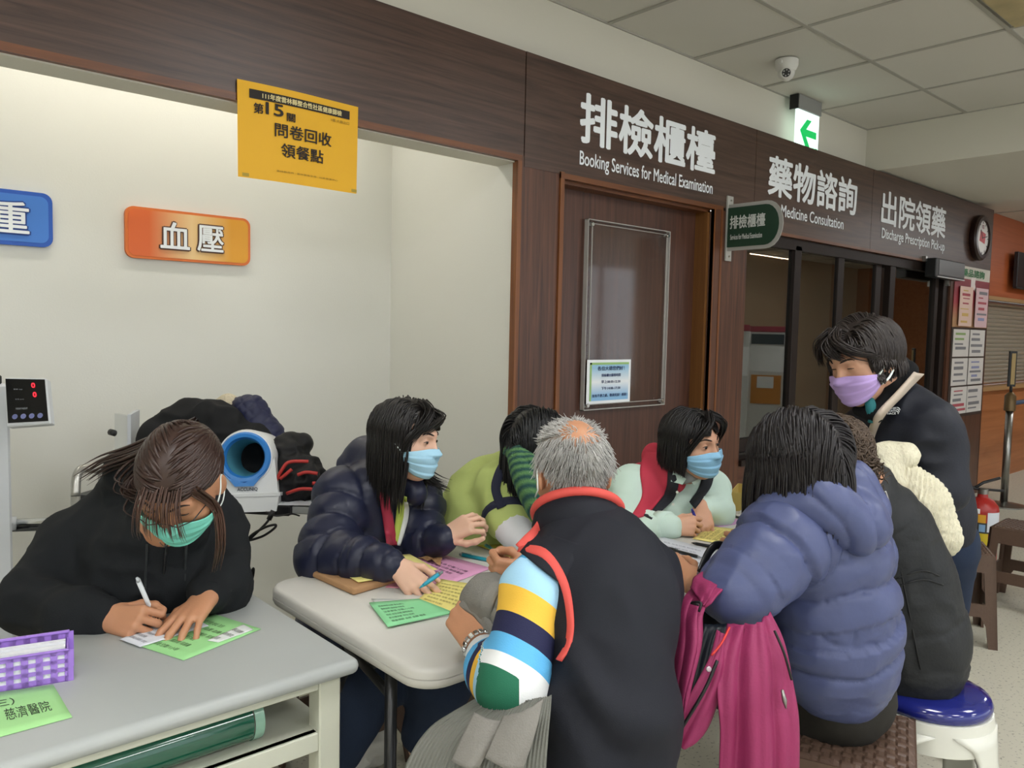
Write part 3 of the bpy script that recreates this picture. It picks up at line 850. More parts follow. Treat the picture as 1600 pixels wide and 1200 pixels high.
def vf_mesh(name, V, F, attrs=None):
    me = bpy.data.meshes.new(name)
    me.from_pydata(V.tolist(), [], F.tolist() if isinstance(F, np.ndarray) else F)
    me.polygons.foreach_set('use_smooth', [True] * len(me.polygons))
    for k, a in (attrs or {}).items():
        at_ = me.attributes.new(k, 'FLOAT', 'POINT'); at_.data.foreach_set('value', np.asarray(a, dtype=np.float32))
    me.update()
    return me
def garment(name, B, res, material, parent, puff=None, amp=.008, wr=.004, wsc=9., seed=1, attrs=False, smooth=2, post=None, shear=(1, 1, 1), tilt=None):
    """mesh the blob; puff = {tag: spacing} quilts along the limbs; wr = soft folds"""
    V, F = B.mesh(res, smooth)
    best, S, T = B.nearest(V)
    n = normals(V, F); d = np.zeros(len(V))
    if wr:
        Q = V * np.array(shear)
        d += wr * vnoise(Q, wsc, seed) + wr * .6 * (1 - 2 * np.abs(vnoise(Q, wsc * 1.9, seed + 3)))
    if puff:
        s = S + .010 * vnoise(V, 14, seed + 7)
        for tg, lam in puff.items():
            m = T == tg
            q = np.abs(np.sin(math.pi * s[m] / lam))
            d[m] += amp * (q ** .38 - .8) + .0018 * vnoise(V[m] * (1, 1, 2.5), 45, seed) * (1 - q)
    V = V + n * d[:, None]
    if tilt is not None: S = S + ((V - tilt[0]) @ tilt[1]) * tilt[2]
    if post is not None: V = post(V, n)
    me = vf_mesh(name, V, F, {'s': S, 'tag': T.astype(float)} if attrs else None)
    return link(name, me, material, parent)

# ---- heads
def head_axes(f, u):
    f = N_(f); u = np.array(u, float); u = N_(u - f * (u @ f)); r = np.cross(f, u)
    return np.stack([r, f, u])          # rows: local x (person's right), y forward, z up
def head_blob(sc=1.0, lids=True):
    B = Blob()
    B.ell((0, -.012, .018), (.074, .093, .088), k=.03)
    B.ell((0, .028, -.05), (.058, .060, .073), k=.04)
    B.ell((0, .060, -.103), (.026, .024, .02), k=.03)
    for q in (-1, 1):
        B.ell((q * .042, .046, -.034), (.027, .027, .026), k=.03)
        B.cap((q * .012, .083, .014), (q * .042, .070, .012), .012, .010, k=.02)
        B.ell((q * .077, -.006, -.022), (.007, .019, .031), [[.94, .3 * q, 0], [-.3 * q, .94, 0], [0, 0, 1]], k=.008)
    B.cap((0, .086, .004), (0, .103, -.034), .007, .011, k=.015)
    for q in (-1, 1):
        B.ell((q * .011, .096, -.037), (.008, .009, .007), k=.008)
        B.ell((q * .032, .096, -.003), (.019, .014, .011), k=.014, op=-1)
        if lids:
            B.ell((q * .032, .0735, -.004), (.0135, .0135, .0125), k=.004)
    return B
def to_world(V, c, ax, sc=1.0):
    return np.asarray(c) + sc * (np.asarray(V) @ ax)
HB = head_blob()
HEADV, HEADF = HB.mesh(.0042, 1)
def head_r(direc, o=(0, .0, -.03)):       # distance from o to the head surface along a direction
    o = np.array(o, float); d = np.asarray(direc, float)
    lo = np.zeros(len(d)); hi = np.full(len(d), .2)
    for _ in range(22):
        m = (lo + hi) / 2; v = HB.value(o + d * m[:, None]); ins = v < 0
        lo = np.where(ins, m, lo); hi = np.where(ins, hi, m)
    return lo
class Head:
    def __init__(s, c, f, u, sc=1.0):
        s.c = np.array(c, float); s.ax = head_axes(f, u); s.sc = sc
    def w(s, p): return to_world(p, s.c, s.ax, s.sc)
    def mesh(s): return s.w(HEADV), HEADF
    def inv(s, p): return ((np.asarray(p) - s.c) @ s.ax.T) / s.sc

def add_mask(H, parent, color, strap='#e6eef2', pleats=True, z0=-.020, z1=-.114, spread=66, corner=None):
    """pleated face mask hugging the lower face plus ear loops"""
    m = mat('mask_' + color, color, .75, bump=.08, bscale=300)
    o = np.array((0, .0, -.055)); P = []
    nu, nv = 25, 29
    for i in range(nu):
        a = math.radians(-spread + 2 * spread * i / (nu - 1)); row = []
        e = abs(i / (nu - 1) * 2 - 1)
        for j in range(nv):
            t = j / (nv - 1)
            zt = z0 - .018 * e ** 2; zb = z1 + .042 * e ** 2.2
            z = zt + (zb - zt) * t
            row.append((math.sin(a), math.cos(a), z, t, e))
        P.append(row)
    flat = np.array([q for r in P for q in r])
    dirs = np.stack([flat[:, 0], flat[:, 1], np.zeros(len(flat))], 1)
    R = head_r(dirs, np.stack([0 * flat[:, 2], 0 * flat[:, 2], np.maximum(flat[:, 2], -.112)], 1))
    R = np.maximum(R, .045)
    t = flat[:, 3]; e = flat[:, 4]
    tent = .007 + .013 * np.sin(math.pi * np.clip(t, 0, 1)) * (1 - e ** 2) + .004 * t
    pl = (.0042 * (1 - ((t * 3.6) % 1)) * (1 - e ** 4)) if pleats else 0
    R = R + tent + pl
    Q = np.stack([flat[:, 0] * R, flat[:, 1] * R, flat[:, 2]], 1)
    Qg = Q.reshape(nu, nv, 3)
    for _ in range(2):
        Qg[1:-1] = .5 * Qg[1:-1] + .25 * (Qg[:-2] + Qg[2:])
    Wp = H.w(Qg.reshape(-1, 3)).reshape(nu, nv, 3)
    ob = MB().grid(Wp.tolist()).build('face_mask', m, parent, True)
    so_ = ob.modifiers.new('thickness', 'SOLIDIFY'); so_.thickness = .0015
    sm = mat('mask_strap', strap, .7)
    for q, i in ((-1, 0), (1, nu - 1)):
        a, b = Qg[i][1], Qg[i][nv - 2]
        ear = np.array((math.copysign(.082, a[0]), -.012, .004)); ear2 = np.array((math.copysign(.08, a[0]), -.016, -.045))
        pts = spline([a, (a + ear) / 2 + (math.copysign(.004, a[0]), 0, 0), ear, ear2 + (0, -.004, .015), (b + ear2) / 2 + (math.copysign(.006, a[0]), 0, 0), b], 20)
        MB().tube([H.w(p) for p in pts], .0016 * (2.2 if corner else 1), 6).build('ear_loop', sm, ob, True)
    return ob
LASH = mat('lash', '#1c1412', .6)
def add_eyes(H, parent, openness=1.0, brow='#2a1d18', only=None):
    ew = mat('eye_white', '#d9d2cb', .3); iris = mat('iris', '#1a100c', .2); br = mat('brow_' + brow, brow, .8)
    for q in (-1, 1):
        c = np.array((q * .032, .0735, -.004))
        if openness > .3:
            ball = MB(); ball.lathe([(.0141 * math.sin(math.pi * k / 10), -.0141 * math.cos(math.pi * k / 10)) for k in range(11)], 16)
            V = np.array(ball.v); V = V * (.82, 1, .30 * openness + .1) + c
            ball.v = [tuple(p) for p in H.w(V)]
            e = ball.build('eye', ew, parent, True)
            d = MB().lathe([(.0058, 0), (.0052, .0012), (.0, .0014)], 14)
            V = np.array(d.v); V = np.stack([V[:, 0], V[:, 2], V[:, 1] * (.75 if openness < .9 else .85)], 1) + c + (0, .0138, -.0005)
            d.v = [tuple(p) for p in H.w(V)]; d.build('iris', iris, e, True)
        pts = [c + .0148 * N_((math.sin(math.radians(a)) * .98, math.cos(math.radians(a)), (.12 + .26 * openness) * math.cos(math.radians(a * 1.3)) - .12 + (.05 if a * q > 0 else 0))) for a in np.linspace(-58, 58, 9)]
        MB().tube(H.w(np.array(pts)), [.0006, .001, .0013, .0015, .0015, .0015, .0013, .001, .0006], 6).build('lash_line', LASH, parent, True)
        bp = []
        for t in np.linspace(0, 1, 8):
            x = q * (.013 + .038 * t); z = .017 + .007 * math.sin(math.pi * t * .8) - .003 * t
            d = N_((x, .09 - .012 * t, 0)); r = head_r(np.array([d]), (0, 0, z))[0]
            bp.append(np.array((0, 0, z)) + d * (r + .0004))
        MB().tube(H.w(np.array(bp)), [.0014, .0024, .0028, .0028, .0026, .0022, .0016, .0008], 6).build('brow', br, parent, True)

# ---- hair grown strand by strand over the skull, falling with gravity
def strand_mesh(P, R, sides=4):
    """P (n, m, 3) strand points, R (n, m) radii -> verts, faces"""
    n, m = R.shape
    T = np.empty_like(P); T[:, 1:-1] = P[:, 2:] - P[:, :-2]; T[:, 0] = P[:, 1] - P[:, 0]; T[:, -1] = P[:, -1] - P[:, -2]
    T /= np.maximum(np.linalg.norm(T, axis=2, keepdims=True), 1e-9)
    ref = np.where(np.abs(T[:, :1, 2:]) > .8, np.array((1., .3, .1)), np.array((.1, .2, 1.)))
    U = np.cross(T, np.broadcast_to(ref, T.shape)); U /= np.maximum(np.linalg.norm(U, axis=2, keepdims=True), 1e-9)
    Wv = np.cross(T, U)
    a = np.arange(sides) * 2 * math.pi / sides
    V = P[:, :, None, :] + R[:, :, None, None] * (U[:, :, None, :] * np.cos(a)[None, None, :, None] + Wv[:, :, None, :] * np.sin(a)[None, None, :, None])
    i = np.arange(n)[:, None, None] * m * sides + np.arange(m - 1)[None, :, None] * sides
    j = np.arange(sides)[None, None, :]; k = (j + 1) % sides
    F = np.stack([i + j, i + k, i + k + sides, i + j + sides], -1).reshape(-1, 4)
    return V.reshape(-1, 3), F
def hair(H, parent, color, n=700, length=lambda p: np.full(len(p), .2), flow=None, vol=.10, thick=.0042, seed=1, hairline=None, fuzz=.10, gravity=.35, name='hair',
         cap=True, rough=.42, keep=None, steps=14, sway=(0, 0, 0), cling=False, wave=0., capcut=None):
    """length, flow, hairline, keep act on arrays of head-local points"""
    rg = np.random.default_rng(seed)
    hm = mat('hair_' + color, color, rough, noise=.35, nscale=60, stretch=(1, 1, .2), spec=.45)
    C0 = np.array((0, -.012, .016)); R0 = np.array((.078, .097, .092))
    g = H.ax @ np.array((0, 0, -1.0)) + np.array(sway)
    hairline = hairline or (lambda p: np.where(p[:, 1] > .045, p[:, 2] > .035, p[:, 2] > -.06))
    flow = flow or (lambda p: p * (1, 1, 0))
    d = rg.normal(size=(n * 6, 3)); d /= np.linalg.norm(d, axis=1, keepdims=True)
    p = C0 + d * R0; p = p[hairline(p)][:n]; n = len(p)
    L = length(p) * rg.uniform(.82, 1.08, n)
    un = lambda v: v / np.maximum(np.linalg.norm(v, axis=1, keepdims=True), 1e-9)
    nr0 = un((p - C0) / R0 ** 2); wf = np.clip(-(nr0 @ g) * 1.4 + .1, 0, 1)[:, None]
    if cling: wf = 1.0
    f = un(un(flow(p)) * wf + g * (1 - wf) + rg.normal(size=(n, 3)) * fuzz)
    v = vol * rg.uniform(.62, 1.04, n); st = (L / steps)[:, None]
    q = p.copy(); P = [p.copy()]
    ph = rg.uniform(0, 6.28, (n, 3))
    for k in range(steps):
        f = un(f * (1 - gravity * .5) + g * gravity * .5 * min(1, .3 + k / 4) + rg.normal(size=(n, 3)) * fuzz * .3 + wave * np.sin(k * 1.1 + ph))
        w = (q - C0) / R0; nr = un(w / R0)
        out = (f * nr).sum(1); up = (nr @ g) < .15
        m = (out > 0) & (up | cling)
        f = np.where(m[:, None], un(f - nr * out[:, None]), f)
        q2 = q + f * st
        w = (q2 - C0) / R0; mm = np.linalg.norm(w, axis=1); tgt = 1 + v * min(1, (k + 1) / 3)
        fix = (mm < tgt) | cling
        q2 = np.where(fix[:, None], C0 + w / mm[:, None] * tgt[:, None] * R0, q2)
        if keep is not None: q2 = keep(q2)
        f = np.where(fix[:, None], un(q2 - q), f); q = q2
        P.append(q.copy())
    P = np.stack(P, 1)
    kk = np.arange(steps + 1) / steps
    R = thick * rg.uniform(.6, 1.25, n)[:, None] * np.minimum(1, .5 + 2.2 * kk) * (1 - kk ** 3 * .85)
    V, F = strand_mesh(H.w(P.reshape(-1, 3)).reshape(P.shape), R * H.sc, 4)
    if cap:
        nu, nv = 26, 18
        th = math.pi * np.arange(nv + 1) / nv; phi = 2 * math.pi * np.arange(nu) / nu
        Q = C0 + R0 * 1.02 * np.stack([np.sin(th)[None] * np.cos(phi)[:, None], np.sin(th)[None] * np.sin(phi)[:, None], np.cos(th)[None] + 0 * phi[:, None]], -1)
        ok = (capcut or hairline)(Q.reshape(-1, 3)).reshape(nu, nv + 1)
        ci, cj = np.meshgrid(np.arange(nu), np.arange(nv), indexing='ij'); c2 = (ci + 1) % nu
        good = ok[ci, cj] & ok[ci, cj + 1] & ok[c2, cj] & ok[c2, cj + 1]
        Fc = np.stack([ci * (nv + 1) + cj, ci * (nv + 1) + cj + 1, c2 * (nv + 1) + cj + 1, c2 * (nv + 1) + cj], -1)[good]
        F = np.concatenate([F, Fc + len(V)]); V = np.concatenate([V, H.w(Q.reshape(-1, 3))])
    return link(name, vf_mesh(name, V, F), hm, parent)

# ---- hands
FL = {'i': (.042, .025, .021), 'm': (.046, .028, .022), 'r': (.042, .026, .021), 'p': (.033, .020, .018)}
def hand_mesh(wrist, F, S, bends, thumb, spread=(.10, .02, -.05, -.14), sc=.95, fore=None, res=.0026, thumb_base=None):
    """wrist position, finger direction F, thumb side S; bends = per finger joint angles in degrees (i, m, r, p), palm side = F x S flipped so that positive closes"""
    F = N_(F); S = N_(np.array(S) - F * (np.array(S) @ F)); 
    PN = thumb.get('palm'); PN = N_(np.array(PN) - F * (np.array(PN) @ F) - S * (np.array(PN) @ S))   # direction the palm faces
    W = np.array(wrist, float); B = Blob()
    tips = {}
    ks = dict(zip('imrp', ((.088, .030), (.091, .010), (.086, -.010), (.077, -.028))))
    for n_, key in enumerate('imrp'):
        fw, lt = ks[key]
        K = W + F * fw * sc + S * lt * sc - PN * (.004 if key in 'mr' else 0) * sc
        B.cap(W + S * lt * .6 * sc + F * .012 * sc, K, .0145 * sc, .0105 * sc, k=.012)
        d = N_(F + S * spread[n_]); p = K; ang = 0
        rad = {'i': .0088, 'm': .009, 'r': .0086, 'p': .0076}[key] * sc
        for q in range(3):
            ang += math.radians(bends[n_][q])
            dd = N_(d * math.cos(ang) + PN * math.sin(ang))
            e = p + dd * FL[key][q] * sc
            B.cap(p, e, rad * (1.06 - .1 * q), rad * (1.0 - .12 * q), k=.0035)
            p = e
        tips[key] = p
    tb = W + F * .022 * sc + S * .026 * sc + PN * .008 * sc if thumb_base is None else thumb_base
    B.cap(W + F * .01 * sc, tb, .015 * sc, .014 * sc, k=.012)
    p = tb
    for q, (dv, ln) in enumerate(zip(thumb['dirs'], (.042, .032, .027))):
        dd = N_(F * dv[0] + S * dv[1] + PN * dv[2]); e = p + dd * ln * sc
        B.cap(p, e, (.0125, .0105, .0098)[q] * sc, (.0105, .0098, .0078)[q] * sc, k=.006)
        p = e
    tips['t'] = p
    if fore is not None:
        B.cap(W + F * .015, W, .022 * sc, .023 * sc, k=.012, flat=PN, fk=.75); B.cap(W, fore, .0235 * sc, .03 * sc, k=.012, flat=PN, fk=.82)
    V, Fc = B.mesh(res, 1)
    return V, Fc, tips

def join_body(parts):
    Vs, Fs, n = [], [], 0
    for V, F in parts:
        Vs.append(V); Fs.append(F + n); n += len(V)
    return np.concatenate(Vs), np.concatenate(Fs)
def skin_mat(name, c):
    m = mat(name, c, .5, noise=.10, nscale=18, bump=.06, bscale=260)
    b = m.node_tree.nodes['Principled BSDF']
    b.inputs['Subsurface Weight'].default_value = .08
    b.inputs['Subsurface Radius'].default_value = (.012, .005, .003)
    return m
def cp(px, py, D, rpx): return (at(px, py, D), rpx * D / FPX)

def hit(B, px, py, lift=.006, d0=1.1, d1=4.0):
    """first point of the blob met by the ray through a pixel"""
    D = np.linspace(d0, d1, 420); d = RM @ np.array([(px - 800) / FPX, -(py - 600) / FPX, -1.0])
    v = B.value(CAM + D[:, None] * d); k = np.argmax(v < 0)
    if v[k] >= 0: k = int(np.argmin(v)); Dk = D[k]
    else: Dk = D[k] - (D[1] - D[0]) * .5
    return CAM + d * Dk - N_(d) * lift
def patch(name, B, L, R, material, parent, lift=.008, nu=10, nv=18, th=.004):
    """cloth laid on a blob between two pixel curves"""
    Ls = spline([(*p, 0) for p in L], nv); Rs = spline([(*p, 0) for p in R], nv); G = []
    for i in range(nu + 1):
        u = i / nu; e = 1 - abs(2 * u - 1) ** 6
        G.append([hit(B, *((Ls[j] * (1 - u) + Rs[j] * u)[:2]), lift * (.5 + .5 * e)) for j in range(nv + 1)])
    G = np.array(G); v_ = G - CAM; D_ = np.linalg.norm(v_, axis=2); v_ = v_ / D_[..., None]
    for _ in range(4):      # even out the depth so that the cloth lies smoothly
        q = np.pad(D_, 1, mode='edge'); D_ = .5 * np.minimum(D_, (q[:-2, 1:-1] + q[2:, 1:-1] + q[1:-1, :-2] + q[1:-1, 2:]) / 4) + .5 * (q[:-2, 1:-1] + q[2:, 1:-1] + q[1:-1, :-2] + q[1:-1, 2:]) / 4
    G = (CAM + v_ * D_[..., None]).tolist()
    ob = MB().grid(G).build(name, material, parent, True)
    ob.modifiers.new('thickness', 'SOLIDIFY').thickness = th
    return ob
def lay(name, B, pts, r, material, parent, lift=.003, n=16, sides=8):
    MB().tube([hit(B, p[0], p[1], lift) for p in spline([(*q, 0) for q in pts], n)], r, sides).build(name, material, parent, True)

# ------------------------------------------------------------------ people
SKIN = skin_mat('skin', '#d3a184'); SKIN2 = skin_mat('skin_tan', '#c08a68'); SKIN3 = skin_mat('skin_fair', '#dfb49b')
def fabric(name, c, rough=.8, bump=.15, bscale=420, noise=.06, sheen=.0, nscale=14, spec=.3):
    return mat(name, c, rough, noise=noise, nscale=nscale, bump=bump, bscale=bscale, sheen=sheen, spec=spec)
def person(loc, label):
    return empty('person', (loc[0], loc[1], 0), label, 'person')
def inner(J, H, hands, parent, skin, leg_r=.055):
    B = Blob()
    B.cap(J['pelvis'], J['chest'], .085, .085, k=.05); B.cap(J['chest'], J['neck'], .075, .05, k=.05)
    B.cap(J['neck'], H.w((0, -.025, -.07)), .052, .050, k=.03)
    for s in 'LR':
        if 'sh' + s in J:
            B.cap(J['neck'], J['sh' + s], .035, .034, k=.03); B.cap(J['sh' + s], J['el' + s], .036, .03, k=.03); B.cap(J['el' + s], J['wr' + s], .028, .021, k=.03)
        if 'kn' + s in J:
            B.cap(J['pelvis'], J['kn' + s], .075, leg_r - .01, k=.04); B.cap(J['kn' + s], J['an' + s], leg_r - .012, .032, k=.03)
    V, F = B.mesh(.013, 2)
    V, F = join_body([(V, F), H.mesh()] + [(h[0], h[1]) for h in hands])
    me = vf_mesh('body', V, F)
    return link('body', me, skin, parent)
def lock_mesh(curves, n, spread, r, seed=1, steps=14):
    """bundle of tapering locks around guide curves"""
    rg = np.random.default_rng(seed); Ps = []; Rs = []
    for g in curves:
        G = np.array(spline(g, steps)); m = len(G); t = np.linspace(0, 1, m)[None, :, None]
        o = rg.normal(size=(n, 1, 3)) * spread; o2 = o * rg.uniform(.3, 1.3, (n, 1, 1)) + rg.normal(size=(n, 1, 3)) * spread * .4
        cut = rg.uniform(.8, 1, (n, 1))
        tt = np.linspace(0, 1, m)[None] * cut
        X = np.stack([np.stack([np.interp(tt[i], np.linspace(0, 1, m), G[:, c]) for c in range(3)], 1) for i in range(n)])
        Ps.append(X + o * (1 - t) + o2 * t)
        Rs.append(r * rg.uniform(.7, 1.2, (n, 1)) * np.maximum(.12, 1 - np.linspace(0, 1, m)[None] ** 2.5))
    return strand_mesh(np.concatenate(Ps), np.concatenate(Rs), 4)
def build_locks(name, VF, m, parent):
    return link(name, vf_mesh(name, *VF), m, parent)

# ---------------- person in the black hoodie, writing at the grey desk
def build_p1():
    J = dict(pelvis=at(225, 1010, 2.3), chest=at(235, 885, 2.08), neck=at(258, 820, 1.93), shR=at(120, 830, 2.10), elR=at(48, 935, 1.95), wrR=at(168, 966, 1.83),
             shL=at(345, 822, 2.10), elL=at(352, 912, 2.02), wrL=at(326, 930, 1.90))
    t = person(J['pelvis'], 'person in black hoodie and mint mask bent over the grey desk, writing')
    H = Head(at(282, 746, 1.74), cdir(-.06, -.72, .66), cdir(.06, .69, .70), 1.05)
    hr = hand_mesh(J['wrR'], cdir(.90, -.02, .30), cdir(.2, .8, -.45), [(55, 65, 35), (62, 75, 35), (70, 75, 35), (72, 75, 35)],
                   dict(palm=cdir(.1, -.5, -.8), dirs=[(.75, .5, .45), (.97, .1, .25), (.95, -.25, .1)]), fore=J['wrR'] + (J['elR'] - J['wrR']) * .35, sc=1.0)
    hl = hand_mesh(J['wrL'], N_(onz(292, 975, .76) - J['wrL'] + (0, 0, .01)), cdir(-.75, .2, -.5), [(12, 18, 10), (12, 20, 10), (12, 18, 10), (12, 16, 8)],
                   dict(palm=(0, 0, -1), dirs=[(.6, .7, .3), (.85, .3, .3), (.9, .1, .2)]), spread=(.30, .08, -.12, -.34), fore=J['wrL'] + (J['elL'] - J['wrL']) * .5, sc=1.0)
    inner(J, H, [hr, hl], t, SKIN2)
    add_eyes(H, t, .1)
    add_mask(H, t, '#79d0bd', '#e8f3ef', spread=62)
    HO = fabric('black_hoodie', '#1b1e21', .85, .2, 600)
    B = Blob(); fl = cdir(0, .1, 1)
    B.chain([cp(258, 828, 1.96, 62), cp(238, 890, 2.06, 108), cp(225, 1010, 2.28, 112)], .06, fl, .72)
    B.chain([cp(258, 830, 2.02, 48), cp(140, 832, 2.11, 46), cp(112, 850, 2.09, 48), cp(50, 938, 1.95, 46), cp(120, 964, 1.87, 40), cp(160, 966, 1.84, 29)], .03, tag=1)
    B.chain([cp(262, 830, 2.02, 48), cp(338, 828, 2.10, 44), cp(350, 915, 2.00, 42), cp(330, 928, 1.93, 30)], .03, tag=1)
    B.chain([cp(160, 788, 2.14, 28), cp(212, 745, 2.08, 42), cp(290, 760, 2.06, 44), cp(335, 800, 2.06, 28)], .03)
    garment('hoodie', B, .0085, HO, t, wr=.011, wsc=9, seed=3)
    # cuffs
    for a, b, r in ((J['wrR'], J['elR'], .036), (J['wrL'], J['elL'], .036)):
        d = N_(b - a)
        MB().tube([a + d * .005, a + d * .02, a + d * .05], [r * .92, r, r * 1.02], 18).build('cuff', HO, t, True)
    lay('zipper', B, [(260, 848), (257, 885), (252, 950)], .0035, mat('zip_dark', '#2c2e30', .4, .5), t, .002)
    zc = hit(B, 258, 847, .006)
    MB().tube([zc + cdir(*q) * .012 for q in ((0, 1, 0), (-.6, 0, .3), (0, -1, .3), (.6, 0, .3), (0, 1, 0))], .0014, 6).build('zip_pull', STEEL, t, True)
    for x in (230, 291):
        lay('drawcord', B, [(x, 850), (x - 2, 895), (x - 4, 938)], .0035, mat('cord_dark', '#23282a', .8), t, .003)
    hc = '#3b2a24'
    def fl1(p):
        return np.stack([np.sign(p[:, 0] + .006) * np.where(p[:, 1] < .06, .55, .8), np.where(p[:, 1] < .06, -.75, -.3), np.full(len(p), .1)], 1)
    hb = hair(H, t, hc, 900, lambda p: np.full(len(p), .11), fl1, .05, .0042, 4, lambda p: np.where(p[:, 1] > .05, p[:, 2] > .03, p[:, 2] > -.045) & ~((np.abs(p[:, 0]) > .05) & (p[:, 1] > -.03) & (p[:, 2] < .012)), .06, .0, rough=.38, cling=True)
    hm = MATS['hair_' + hc]
    pt = [[H.w((.0, -.115, .03)), at(215, 705, 1.93), at(170, 722, 1.98), at(128, 748, 2.0)], [H.w((.02, -.11, .0)), at(225, 730, 1.93), at(195, 765, 1.92), at(225, 778, 1.88)]]
    build_locks('ponytail', lock_mesh(pt, 34, .013, .0045, 5), hm, hb)
    hm2 = mat('hair_bangs', '#4d3429', .42, noise=.35, nscale=60)
    bg = [[H.w((-.0 + x, .075, .062)), H.w((x * 1.1, .112, .045)), H.w((x * 1.25, .135, .01)), H.w((x * 1.3 + .004, .135, -.028))] for x in (-.04, -.025, -.012, 0.002, .016, .03)]
    build_locks('bangs', lock_mesh(bg, 9, .005, .0014, 6), hm2, hb)
    sd = [[H.w((-.06, .05, .045)), at(338, 790, 1.74), at(345, 845, 1.76), at(336, 895, 1.82)]]
    build_locks('side_lock', lock_mesh(sd, 24, .007, .0028, 7), hm2, hb)
    # glasses, earring
    gl = mat('glasses_frame', '#1b1b1d', .3)
    MB().tube([H.w(p) for p in ((.078, .0, .0), (.072, .06, -.002), (.058, .098, -.004), (.03, .112, -.012), (.008, .112, -.004), (-.008, .112, -.004), (-.03, .112, -.012), (-.058, .098, -.004), (-.072, .06, -.002))], .0013, 6).build('glasses', gl, t, True)
    MB().lathe([(.0, -.004), (.004, -.002), (.004, .002), (0, .004)], 10, Matrix.Translation(H.w((.083, -.002, -.052)))).build('earring', CHROME, t, True)
    return H

# ---------------- person in the navy puffer
NAVY = mat('navy_puffer', '#20243a', .42, noise=.05, bump=.05, bscale=90, spec=.4)
def build_p2():
    J = dict(pelvis=at(545, 985, 2.62), chest=at(580, 815, 2.55), neck=at(612, 745, 2.5), shR=at(540, 765, 2.46), elR=at(520, 880, 2.32), wrR=at(620, 884, 2.16),
             shL=at(660, 770, 2.62), elL=at(668, 850, 2.5), wrL=at(695, 838, 2.42), knL=at(690, 1065, 2.05), anL=at(655, 1170, 2.1), knR=at(590, 1060, 2.1), anR=at(525, 1185, 2.05))
    t = person(J['pelvis'], 'person in navy puffer jacket with long black hair, blue mask, holding a pen')
    H = Head(at(634, 680, 2.42), cdir(.93, -.16, .32), cdir(.14, .98, .05), 1.03)
    hr = hand_mesh(J['wrR'], at(664, 930, 2.11) - J['wrR'], cdir(.8, .35, -.2), [(12, 25, 15), (18, 32, 18), (22, 36, 18), (25, 35, 18)],
                   dict(palm=(0.05, -.1, -1), dirs=[(.6, .7, .5), (.9, .25, .4), (.95, .0, .3)]), fore=J['wrR'] + (J['elR'] - J['wrR']) * .4)
    hl = hand_mesh(J['wrL'], cdir(.80, .45, .10), cdir(.45, -.6, .6), [(50, 55, 25), (42, 50, 25), (35, 45, 20), (30, 40, 20)],
                   dict(palm=cdir(.55, -.4, -.2), dirs=[(.75, .6, .2), (.95, .25, .1), (.98, .1, .0)]), fore=J['wrL'] + (J['elL'] - J['wrL']) * .5)
    inner(J, H, [hr, hl], t, SKIN3)
    add_eyes(H, t, .55)
    add_mask(H, t, '#a6d3ea', '#f0f4f6')
    B = Blob(); fl = cdir(.75, 0, .65)
    B.chain([cp(608, 760, 2.53, 52), cp(585, 810, 2.56, 82), cp(560, 900, 2.6, 86), cp(545, 985, 2.62, 88)], .05, fl, .8, tag=1)
    B.chain([cp(590, 765, 2.5, 46), cp(538, 778, 2.45, 46), cp(510, 868, 2.32, 46), cp(562, 876, 2.24, 36), cp(612, 880, 2.17, 26)], .03, tag=2)
    B.chain([cp(625, 775, 2.58, 42), cp(655, 785, 2.6, 38), cp(664, 850, 2.5, 32), cp(693, 843, 2.42, 22)], .03, tag=3)
    B.chain([cp(548, 728, 2.56, 22), cp(570, 712, 2.58, 28), cp(612, 728, 2.5, 34), cp(648, 770, 2.44, 20)], .025, tag=0)
    garment('puffer_jacket', B, .0068, NAVY, t, {1: .075, 2: .072, 3: .07}, .016, .003, 10, 4)
    # shirt front, strap and cuffs
    patch('shirt_front', B, [(621, 772), (620, 800), (613, 850)], [(636, 776), (634, 805), (622, 852)], mat('lime_shirt', '#a9bb52', .8), t, .016)
    patch('inner_collar', B, [(632, 782), (630, 810), (620, 852)], [(638, 785), (636, 812), (624, 852)], mat('white_cloth', '#d9dedb', .8), t, .022)
    patch('bag_strap', B, [(590, 762), (597, 800), (604, 852)], [(604, 762), (612, 800), (620, 852)], mat('red_strap', '#97243c', .7, bump=.2, bscale=500), t, .020, th=.003)
    for a, b in ((J['wrR'], J['elR']), (J['wrL'], J['elL'])):
        d = N_(b - a)
        MB().tube([a + d * .002, a + d * .03], [.033, .034], 16).build('inner_cuff', mat('white_cloth', '#d9dedb', .8), t, True)
    d = N_(J['elL'] - J['wrL'])
    MB().tube([J['wrL'] - d * .006, J['wrL'] - d * .002], .0285, 14).build('hair_tie', BLACK, t, True)
    hc = '#120e0d'
    def keep(q):
        m = (q[:, 1] > .02) & (q[:, 2] < .03)
        q[m, 0] = np.copysign(np.maximum(np.abs(q[m, 0]), .070), q[m, 0]); q[m, 1] = np.minimum(q[m, 1], .055)
        return q
    hb = hair(H, t, hc, 2300, lambda p: np.full(len(p), .175), lambda p: np.stack([np.sign(p[:, 0] - .01) * .8, np.where(p[:, 1] > .05, .15, -.45), 0 * p[:, 0]], 1), .13, .0030, 8,
              lambda p: np.where(p[:, 1] > .05, p[:, 2] > .045, p[:, 2] > -.05), .06, .6, keep=keep)
    hm = MATS['hair_' + hc]
    g = [[H.w((-.055, .05, .075)), H.w((-.03, .092, .065)), H.w((.03, .098, .045)), H.w((.062, .078, .02))], [H.w((0, .04, .105)), H.w((.03, .082, .085)), H.w((.06, .08, .045)), H.w((.076, .055, .0)), H.w((.08, .035, -.06))]]
    build_locks('fringe', lock_mesh(g, 40, .006, .0026, 9), hm, hb)
    g = [[H.w((-.05, .02, -.05)), at(660, 735, 2.47), at(680, 752, 2.46), at(702, 760, 2.45)]]
